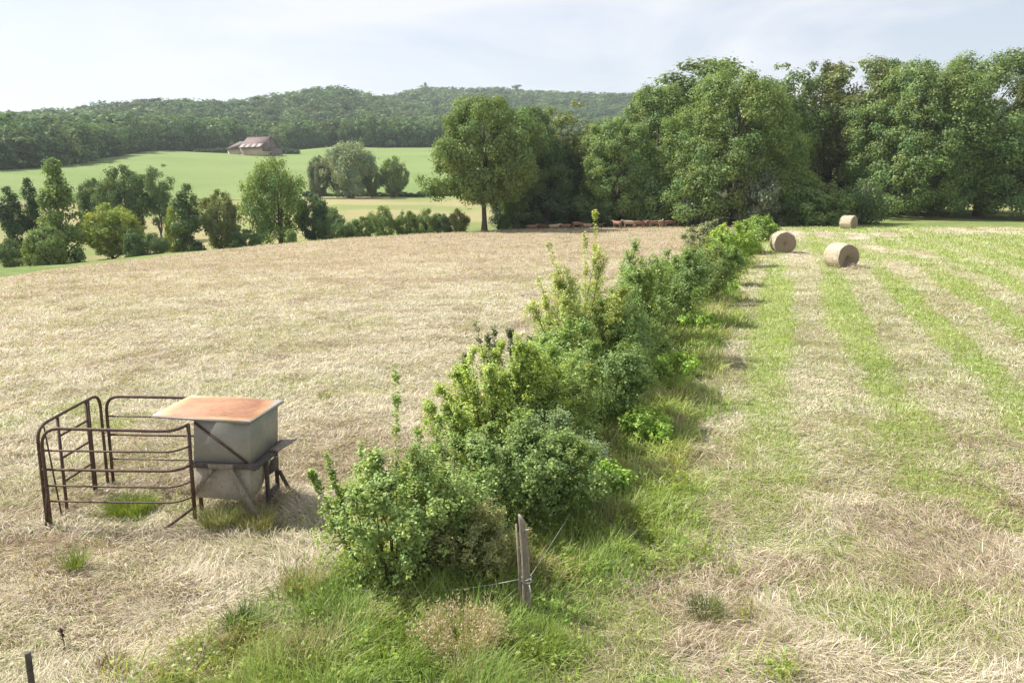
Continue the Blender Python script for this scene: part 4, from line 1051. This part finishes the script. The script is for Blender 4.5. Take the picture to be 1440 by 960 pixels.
def build_bales():
    ms, me_ = bale_mat(False), bale_mat(True); grp = 'round hay bales on the mown field'
    rng = np.random.default_rng(70)
    spec = [('nearest round hay bale with a torn hollow low in its end face', 1183, 44.3, .70, 1.25, 163.7, 375.5, True),
            ('round hay bale nearest the hedge, its shaded end turned to the camera', 1101, 53.5, .72, 1.2, 184, 355, False),
            ('farthest round hay bale at the edge of the wood', 1194, 84.5, .70, 1.25, 142, 321, False)]
    k, nl = 56, 12
    for lab, px, Y, rad, ln, naz, pb, torn in spec:
        x = xat(px, pb - 18, Y); z = gz(x, Y); rad *= 1.0
        t = thing('hay_bale', lab, 'hay bale', (x, Y, z - .03), -R(naz - 180), grp)
        th = np.arange(k) * 2 * math.pi / k
        ys = np.linspace(-ln / 2, ln / 2, nl)
        bul = rad * (1 + .018 * np.cos(ys / ln * math.pi * 1.0)) - np.where((np.arange(nl) == 0) | (np.arange(nl) == nl - 1), .035, 0)
        rr = bul[:, None] * (1 + rng.normal(0, .010, (nl, k)) + .020 * np.sin(3 * th + 1 + px) + .012 * np.sin(7 * th + px))
        zz = rr * np.cos(th); zz = np.where(zz < -rad * .93, -rad * .93 + (zz + rad * .93) * .2, zz)
        V = np.stack([rr * np.sin(th) * 1.015, np.broadcast_to(ys[:, None], rr.shape), zz + rad * .935], -1)
        q = [[i * k + j, i * k + (j + 1) % k, (i + 1) * k + (j + 1) % k, (i + 1) * k + j] for i in range(nl - 1) for j in range(k)]
        g = Geo(); g.add(V.reshape(-1, 3), q); g.build('wrapped_side', ms, t, smooth=True)
        for e, sgn in ((0, -1), (nl - 1, 1)):
            rings = [V[e]]
            c = V[e].mean(0)
            for f, dp in ((.93, .02), (.75, .035), (.5, .03), (.25, .02), (.08, .0)):
                ring = c + (V[e] - c) * f + rng.normal(0, .008, (k, 3)); ring[:, 1] = ys[e] + sgn * (dp + rng.normal(0, .008, k))
                if torn and sgn < 0:
                    hole = np.exp(-(((ring[:, 0] - .05) / .28) ** 2 + ((ring[:, 2] - .35) / .30) ** 2)); ring[:, 1] += .28 * hole
                rings.append(ring)
            A = np.array(rings); q = [[i * k + j, i * k + (j + 1) % k, (i + 1) * k + (j + 1) % k, (i + 1) * k + j] for i in range(5) for j in range(k)]
            g = Geo(); g.add(np.vstack([A.reshape(-1, 3), A[-1].mean(0)[None]]), q, [[6 * k, 5 * k + j, 5 * k + (j + 1) % k] for j in range(k)])
            g.build('end_face', me_, t, smooth=True)
        # stray stalks sticking out
        n = 2400; a = rng.uniform(-2.5, 2.5, n); yy = rng.uniform(-ln / 2, ln / 2, n)
        P = np.stack([rad * np.sin(a), yy, rad * .935 + rad * np.cos(a)], 1)
        d = norm(np.stack([np.sin(a), rng.normal(0, .4, n), np.cos(a)], 1) * .5 + rdir(rng, n)); L = rng.uniform(.04, .16, n)
        sd = norm(np.cross(d, rdir(rng, n))) * .008
        V2 = np.stack([P - sd, P + sd, P + d * L[:, None] + sd * .4, P + d * L[:, None] - sd * .4], 1).reshape(-1, 3)
        put('stray_stalks', make_mesh('stray_stalks', V2, np.arange(n * 4).reshape(-1, 4), np.tile(STRAW, (n, 1)) * rng.uniform(.7, 1.1, (n, 1))), M_STRAW, t)
        if torn:
            n = 1500; a = rng.normal(0, 1, (n, 2)) * np.array([.35, .28])
            P = np.stack([a[:, 0] + .15, a[:, 1] - ln / 2 - .25, .03 + .32 * np.exp(-(a ** 2).sum(1) / .15) * rng.random(n)], 1)
            V2, Q2 = blades(P, rng.uniform(0, 6.28, n), rng.uniform(.12, .3, n), rng.uniform(-.2, .7, n), rng.uniform(.1, .9, n), np.full(n, .022), rng, .4)
            o = put('loose_hay', make_mesh('loose_hay', V2, Q2, np.repeat(np.tile(STRAW * 1.05, (n, 1)) * rng.uniform(.7, 1.15, (n, 1)), 2, 0)), M_STRAW)
            o.location = t.location; o.rotation_euler = t.rotation_euler; tag(o, 'small heap of loose hay spilled before the nearest bale', 'hay heap')

# ------------------------------------------------------------------ cows
def cow_mesh(pose):
    """skeleton grown into one skin: body, legs, neck, head, tail"""
    v, e, r = [], [], []
    def add(p, rad, par=None):
        v.append(p); r.append(rad)
        if par is not None: e.append((par, len(v) - 1))
        return len(v) - 1
    dz = -.52 if pose == 'lying' else 0
    hip = add((-.70, 0, 1.12 + dz), (.27, .30)); rump = add((-.98, 0, 1.16 + dz), (.20, .22), hip)
    bel = add((-.20, 0, 1.02 + dz), (.36, .38), hip); rib = add((.30, 0, 1.02 + dz), (.34, .37), bel)
    sho = add((.70, 0, 1.10 + dz), (.25, .31), rib)
    if pose == 'grazing':
        n1 = add((1.02, 0, .95), (.15, .19), sho); n2 = add((1.26, 0, .58), (.12, .14), n1)
        h1 = add((1.34, 0, .36), (.11, .13), n2); h2 = add((1.40, 0, .10), (.07, .08), h1)
    else:
        n1 = add((.98, 0, 1.25 + dz), (.16, .20), sho); n2 = add((1.20, .04, 1.42 + dz), (.12, .15), n1)
        h1 = add((1.36, .06, 1.44 + dz), (.12, .14), n2); h2 = add((1.68, .08, 1.26 + dz), (.075, .085), h1)
    for s in (-1, 1):
        add((v[h1][0] - .02, v[h1][1] + s * .22, v[h1][2] + .02), (.03, .05), h1)
        if pose == 'lying':
            k = add((.78, s * .22, .38), (.10, .10), sho); a = add((1.08, s * .24, .09), (.055, .055), k); add((.82, s * .26, .06), (.05, .05), a)
            k = add((-.52, s * .36, .32), (.13, .13), hip); a = add((-.80, s * .44, .10), (.06, .06), k); add((-.42, s * .48, .06), (.05, .05), a)
        else:
            k = add((.74, s * .17, .74), (.11, .12), sho); a = add((.77, s * .17, .42), (.065, .07), k); b = add((.75, s * .17, .12), (.048, .05), a); add((.79, s * .17, .02), (.06, .06), b)
            k = add((-.70, s * .18, .80), (.13, .16), hip); a = add((-.92, s * .17, .50), (.07, .08), k); b = add((-.86, s * .17, .13), (.05, .052), a); add((-.82, s * .17, .02), (.06, .06), b)
    t1 = add((-1.10, 0, 1.10 + dz), (.04, .04), rump); t2 = add((-1.16, .02, .75 + dz * .8), (.025, .025), t1); add((-1.15, .03, max(.48 + dz, .05)), (.05, .05), t2)
    me = bpy.data.meshes.new('cow'); me.from_pydata(v, e, []); o = bpy.data.objects.new('cow', me); COL.objects.link(o)
    m = o.modifiers.new('skin', 'SKIN')
    for d, rad in zip(me.skin_vertices[0].data, r): d.radius = rad
    me.skin_vertices[0].data[0].use_root = True
    s = o.modifiers.new('sub', 'SUBSURF'); s.levels = s.render_levels = 1
    dg = bpy.context.evaluated_depsgraph_get(); out = bpy.data.meshes.new_from_object(o.evaluated_get(dg))
    bpy.data.objects.remove(o); out.name = 'cow'; out.materials.clear()
    for p in out.polygons: p.use_smooth = True
    return out

def build_cows():
    m, nt, out = new_mat('cow_hide'); g = NT(nt)
    oi = g.n('ObjectInfo'); tc = g.n('TexCoord'); n = g.n('TexNoise', i_Scale=3.0, i_Detail=4.0); g.l(tc.outputs['Object'], n.inputs[0])
    c = g.mix(g.math('MULTIPLY', n.outputs[0], .5), oi.outputs['Color'], g.mix(1, oi.outputs['Color'], (.6, .5, .45), 'MULTIPLY'))
    p = g.n('BsdfPrincipled', i_Roughness=.75); g.l(c, p.inputs['Base Color']); g.l(p.outputs[0], out.inputs[0])
    M = {k: cow_mesh(k) for k in ('standing', 'grazing', 'lying')}
    rust, tan, dark = (.27, .145, .085), (.52, .38, .26), (.14, .075, .048)
    grp = 'herd of brown cattle at the far edge of the straw field'
    spec = [(868, 97.5, 'standing', rust, 2.2, 'reddish brown cow standing at the left end of the upright group'), (884, 98.5, 'standing', tan, 3.3, 'pale tan cow standing second from the left in the upright group'),
            (898, 97.5, 'grazing', rust, .5, 'reddish brown cow with its head down in the middle of the upright group'), (908, 99, 'standing', dark, 1.9, 'dark brown cow in the middle of the upright group'),
            (919, 98, 'standing', rust, 3.6, 'reddish brown cow beside the pale one at the right end'), (929, 99, 'standing', tan, 1.0, 'pale cow standing near the right end of the herd'),
            (942, 98, 'grazing', dark, .2, 'dark brown cow at the right end of the herd'),
            (748, 96.5, 'lying', rust, .3, 'reddish brown cow lying at the left end of the herd'), (763, 97, 'lying', dark, 2.9, 'dark brown cow lying second from the left end'),
            (779, 97, 'lying', tan, .1, 'pale tan cow lying in the left part of the herd'), (795, 97.5, 'lying', rust, 3.0, 'reddish cow lying left of the sapling tips'),
            (812, 97.5, 'grazing', rust, .4, 'reddish brown cow grazing behind the sapling tips'), (826, 98, 'lying', tan, 2.7, 'tan cow lying right of the sapling tips'),
            (842, 97.5, 'lying', dark, .6, 'dark brown cow lying alone between the two halves of the herd')]
    for px, Y, pose, col, rz, lab in spec:
        Y -= 4.6 if pose != 'lying' else 2.2; x = xat(px, 317, Y); o = put('cow', M[pose], m, loc=(x, Y, gz(x, Y) - .01), colour=col); o.rotation_euler.z = rz; o.scale = (.62,) * 3; tag(o, lab, 'cow', grp)

# ------------------------------------------------------------------ barn
def brick(name, c1, c2, scale, mortar):
    m, nt, out = new_mat(name); g = NT(nt)
    tc = g.n('TexCoord'); n = g.n('TexNoise', i_Scale=.9, i_Detail=6.0); g.l(tc.outputs['Object'], n.inputs[0])
    n2 = g.n('TexNoise', i_Scale=5.0, i_Detail=4.0); g.l(tc.outputs['Object'], n2.inputs[0])
    c = g.mix(g.ramp(n.outputs[0], [(.35, 0.0), (.65, 1.0)]), c1, c2)
    c = g.mix(g.ramp(n2.outputs[0], [(.45, 0.0), (.65, .7)]), c, mortar)
    p = g.n('BsdfPrincipled', i_Roughness=.9); g.l(c, p.inputs['Base Color']); g.l(p.outputs[0], out.inputs[0])
    return m

def build_barn():
    Y = 392.0; x = xat(357, 214, Y)
    rz = R(-31); c, s = math.cos(rz), math.sin(rz)
    zs = [gz(x + c * a - s * b, Y + s * a + c * b) for a in (-11, 11) for b in (-5, 5)]; z = max(zs) - 1.5; fl = min(zs) - z - 1
    t = thing('barn', 'old brick barn with tall tiled roof and lower hipped annex on the pasture hill', 'barn', (x, Y, z), rz); t.scale = (1.14, 1.14, .92)
    wall = brick('old_brick', (.40, .27, .20), (.50, .41, .31), 3, (.55, .48, .39)); gab = brick('shaded_wall', (.12, .085, .08), (.19, .14, .13), 3, (.15, .12, .115))  # second material paints the shadow on the gable end as a dark tone
    tile = brick('old_tiles', (.10, .07, .07), (.15, .10, .098), 2, (.185, .14, .13)); sheet = surface('pale_sheet', (.17, .13, .125), (.28, .23, .22), .6, .7, .1)
    # main hall x -3..10, annex x -11..-3, front y=-4.5
    g = Geo(); g.hexa([(-3, -4.5, fl), (10, -4.5, fl), (10, 4.5, fl), (-3, 4.5, fl), (-3, -4.5, 4.6), (10, -4.5, 4.6), (10, 4.5, 4.6), (-3, 4.5, 4.6)]); g.build('wall', wall, t)
    g = Geo(); g.add([(10.02, -4.5, 2.2), (10.02, 4.5, 2.2), (10.02, 4.5, 4.6), (10.02, 0, 9.4), (10.02, -4.5, 4.6), (10.14, -4.5, 2.2), (10.14, 4.5, 2.2), (10.14, 4.5, 4.6), (10.14, 0, 9.4), (10.14, -4.5, 4.6)],
                     [[5, 6, 7, 9], [0, 4, 2, 1], [0, 1, 6, 5], [1, 2, 7, 6], [2, 3, 8, 7], [3, 4, 9, 8], [4, 0, 5, 9]], [[7, 8, 9], [4, 3, 2]]); g.build('gable', gab, t)
    g = Geo(); g.add([(-3.1, -4.5, 4.5), (-3.1, 4.5, 4.5), (-3.1, 0, 9.4), (-2.9, -4.5, 4.5), (-2.9, 4.5, 4.5), (-2.9, 0, 9.4)], [[0, 1, 4, 3], [1, 2, 5, 4], [2, 0, 3, 5]], [[0, 2, 1], [3, 4, 5]]); g.build('gable', wall, t)
    r = Geo()
    r.hexa([(-3.4, -5.2, 4.05), (10.6, -5.2, 4.05), (10.6, 0, 9.6), (-3.4, 0, 9.6), (-3.4, -5.2, 4.3), (10.6, -5.2, 4.3), (10.6, 0, 9.85), (-3.4, 0, 9.85)])
    r.hexa([(-3.4, 5.2, 4.05), (10.6, 5.2, 4.05), (10.6, .01, 9.6), (-3.4, .01, 9.6), (-3.4, 5.2, 4.3), (10.6, 5.2, 4.3), (10.6, .01, 9.85), (-3.4, .01, 9.85)])
    ro = r.build('roof', tile, t)
    for k in range(4):
        a = -2.6 + k * 3.3; g = Geo(); g.hexa([(a, -5.35, 4.20), (a + 2.9, -5.35, 4.20), (a + 2.9, -3.75, 5.95), (a, -3.75, 5.95), (a, -5.35, 4.3), (a + 2.9, -5.35, 4.3), (a + 2.9, -3.75, 6.02), (a, -3.75, 6.02)]); g.build('patch_sheet', sheet, ro)
    g = Geo(); g.bar((-3.5, 0, 9.9), (10.7, 0, 9.9), .35, .2); g.build('ridge_tiles', tile, ro)
    g = Geo(); g.hexa([(-11, -4.3, fl), (-3.05, -4.3, fl), (-3.05, 4.3, fl), (-11, 4.3, fl), (-11, -4.3, 4.3), (-3.05, -4.3, 4.3), (-3.05, 4.3, 4.3), (-11, 4.3, 4.3)]); g.build('annex_wall', wall, t)
    g = Geo(); g.add([(-11.6, -4.9, 3.95), (-3.42, -4.9, 3.95), (-3.42, 4.9, 3.95), (-11.6, 4.9, 3.95), (-8.4, 0, 7.9), (-3.42, 0, 7.9)], [[0, 1, 5, 4], [2, 3, 4, 5], [3, 2, 1, 0]], [[3, 0, 4], [1, 2, 5]]); g.build('annex_roof', tile, t)
    g = Geo(); g.hexa([(10.0, -.5, fl), (12.2, -.5, fl), (12.2, 4.4, fl), (10.16, 4.4, fl), (10.16, -.5, 4.2), (12.2, -.5, 3.0), (12.2, 4.4, 3.0), (10.16, 4.4, 4.2)]); g.build('lean_to', gab, t)
    # low hedges beside it
    pr = make_tree(95, 5, 2.2, .05, 40, 3000, 'round', leaf=.35, clump=.15, hollow=.5, trunk=.06, limbs=6, stems=3)
    for i, (px, tp) in enumerate(((286, 210.5), (296, 210), (306, 209.5), (316, 208), (399, 207.5), (409, 208.5), (418, 209.5))):
        plant_tree(pr, 'hedgerow_shrub', 'low dark shrub in the hedge left of the barn' if px < 350 else 'low dark shrub in the hedge right of the barn', 'bush', px, 405, tp, 17, 'deep', i, 'low hedges beside the barn')

# ------------------------------------------------------------------ light, sky, air, camera
SUN_EL = R(49); SUN_AZ = math.atan2(-.94, .34)
def build_light():
    w = bpy.data.worlds.new('World'); C.world = w; w.use_nodes = True
    nt = w.node_tree; nt.nodes.clear(); g = NT(nt)
    sky = g.n('TexSky', sky_type='NISHITA', sun_disc=False); sky.sun_elevation = SUN_EL; sky.sun_rotation = SUN_AZ % (2 * math.pi)
    sky.air_density = 1.0; sky.dust_density = 2.0; sky.ozone_density = 1.0
    tc = g.n('TexCoord'); mp = g.n('Mapping'); mp.inputs['Scale'].default_value = (1.0, 1.0, 3.2); g.l(tc.outputs['Generated'], mp.inputs[0])
    n = g.n('TexNoise', i_Scale=2.3, i_Detail=7.0, i_Roughness=.55, i_Distortion=.6); g.l(mp.outputs[0], n.inputs[0])
    f = g.ramp(n.outputs[0], [(.40, .46), (.60, .98)])
    c = g.mix(f, sky.outputs[0], (6.0, 6.1, 6.55))
    bg = g.n('Background', i_Strength=SKY_S); g.l(c, bg.inputs[0])
    out = nt.nodes.new('ShaderNodeOutputWorld'); g.l(bg.outputs[0], out.inputs[0])
    d = bpy.data.lights.new('Sun', 'SUN'); d.energy = SUN_S; d.angle = R(.53); d.color = (1, .955, .87)
    o = bpy.data.objects.new('Sun', d); COL.objects.link(o)
    sd = Vector((math.sin(SUN_AZ) * math.cos(SUN_EL), math.cos(SUN_AZ) * math.cos(SUN_EL), math.sin(SUN_EL)))
    o.rotation_euler = sd.to_track_quat('Z', 'Y').to_euler(); o.location = (-40, 30, 60)

def build_haze():
    g = Geo(); g.hexa([(-2450, -2450, -8), (2450, -2450, -8), (2450, 2450, -8), (-2450, 2450, -8), (-2450, -2450, 215), (2450, -2450, 215), (2450, 2450, 215), (-2450, 2450, 215)])
    m, nt, out = new_mat('air'); q = NT(nt); v = q.n('VolumePrincipled'); v.inputs['Color'].default_value = (.82, .90, 1, 1); v.inputs['Density'].default_value = HAZE; v.inputs['Anisotropy'].default_value = .2
    q.l(v.outputs[0], out.inputs['Volume'])
    kind(g.build('haze', m), 'stuff')

SKY_S, SUN_S, HAZE, EXPO = .085, 5.0, .00015, .84
def build_camera():
    d = bpy.data.cameras.new('Camera'); d.sensor_width = 36; d.lens = 28; d.clip_start = .1; d.clip_end = 6000
    o = bpy.data.objects.new('Camera', d); COL.objects.link(o); o.location = (0, 0, CAM_H); o.rotation_euler = (math.pi / 2 - PITCH, 0, 0)
    C.camera = o
    C.view_settings.view_transform = 'Standard'; C.view_settings.look = 'None'; C.view_settings.exposure = EXPO; C.view_settings.gamma = 1; C.view_settings.use_curve_mapping = False
    cy = C.cycles; cy.max_bounces = 6; cy.diffuse_bounces = 3; cy.glossy_bounces = 2; cy.transmission_bounces = 4; cy.volume_bounces = 1; cy.transparent_max_bounces = 4
    cy.use_adaptive_sampling = False; cy.use_denoising = True; cy.caustics_reflective = False; cy.caustics_refractive = False

build_camera(); build_light(); build_ground(); build_straw(); build_grass()
build_trees(); build_far_forest(); build_hedge()
build_feeder(); build_fence(); build_small(); build_bales(); build_cows(); build_barn(); build_haze()
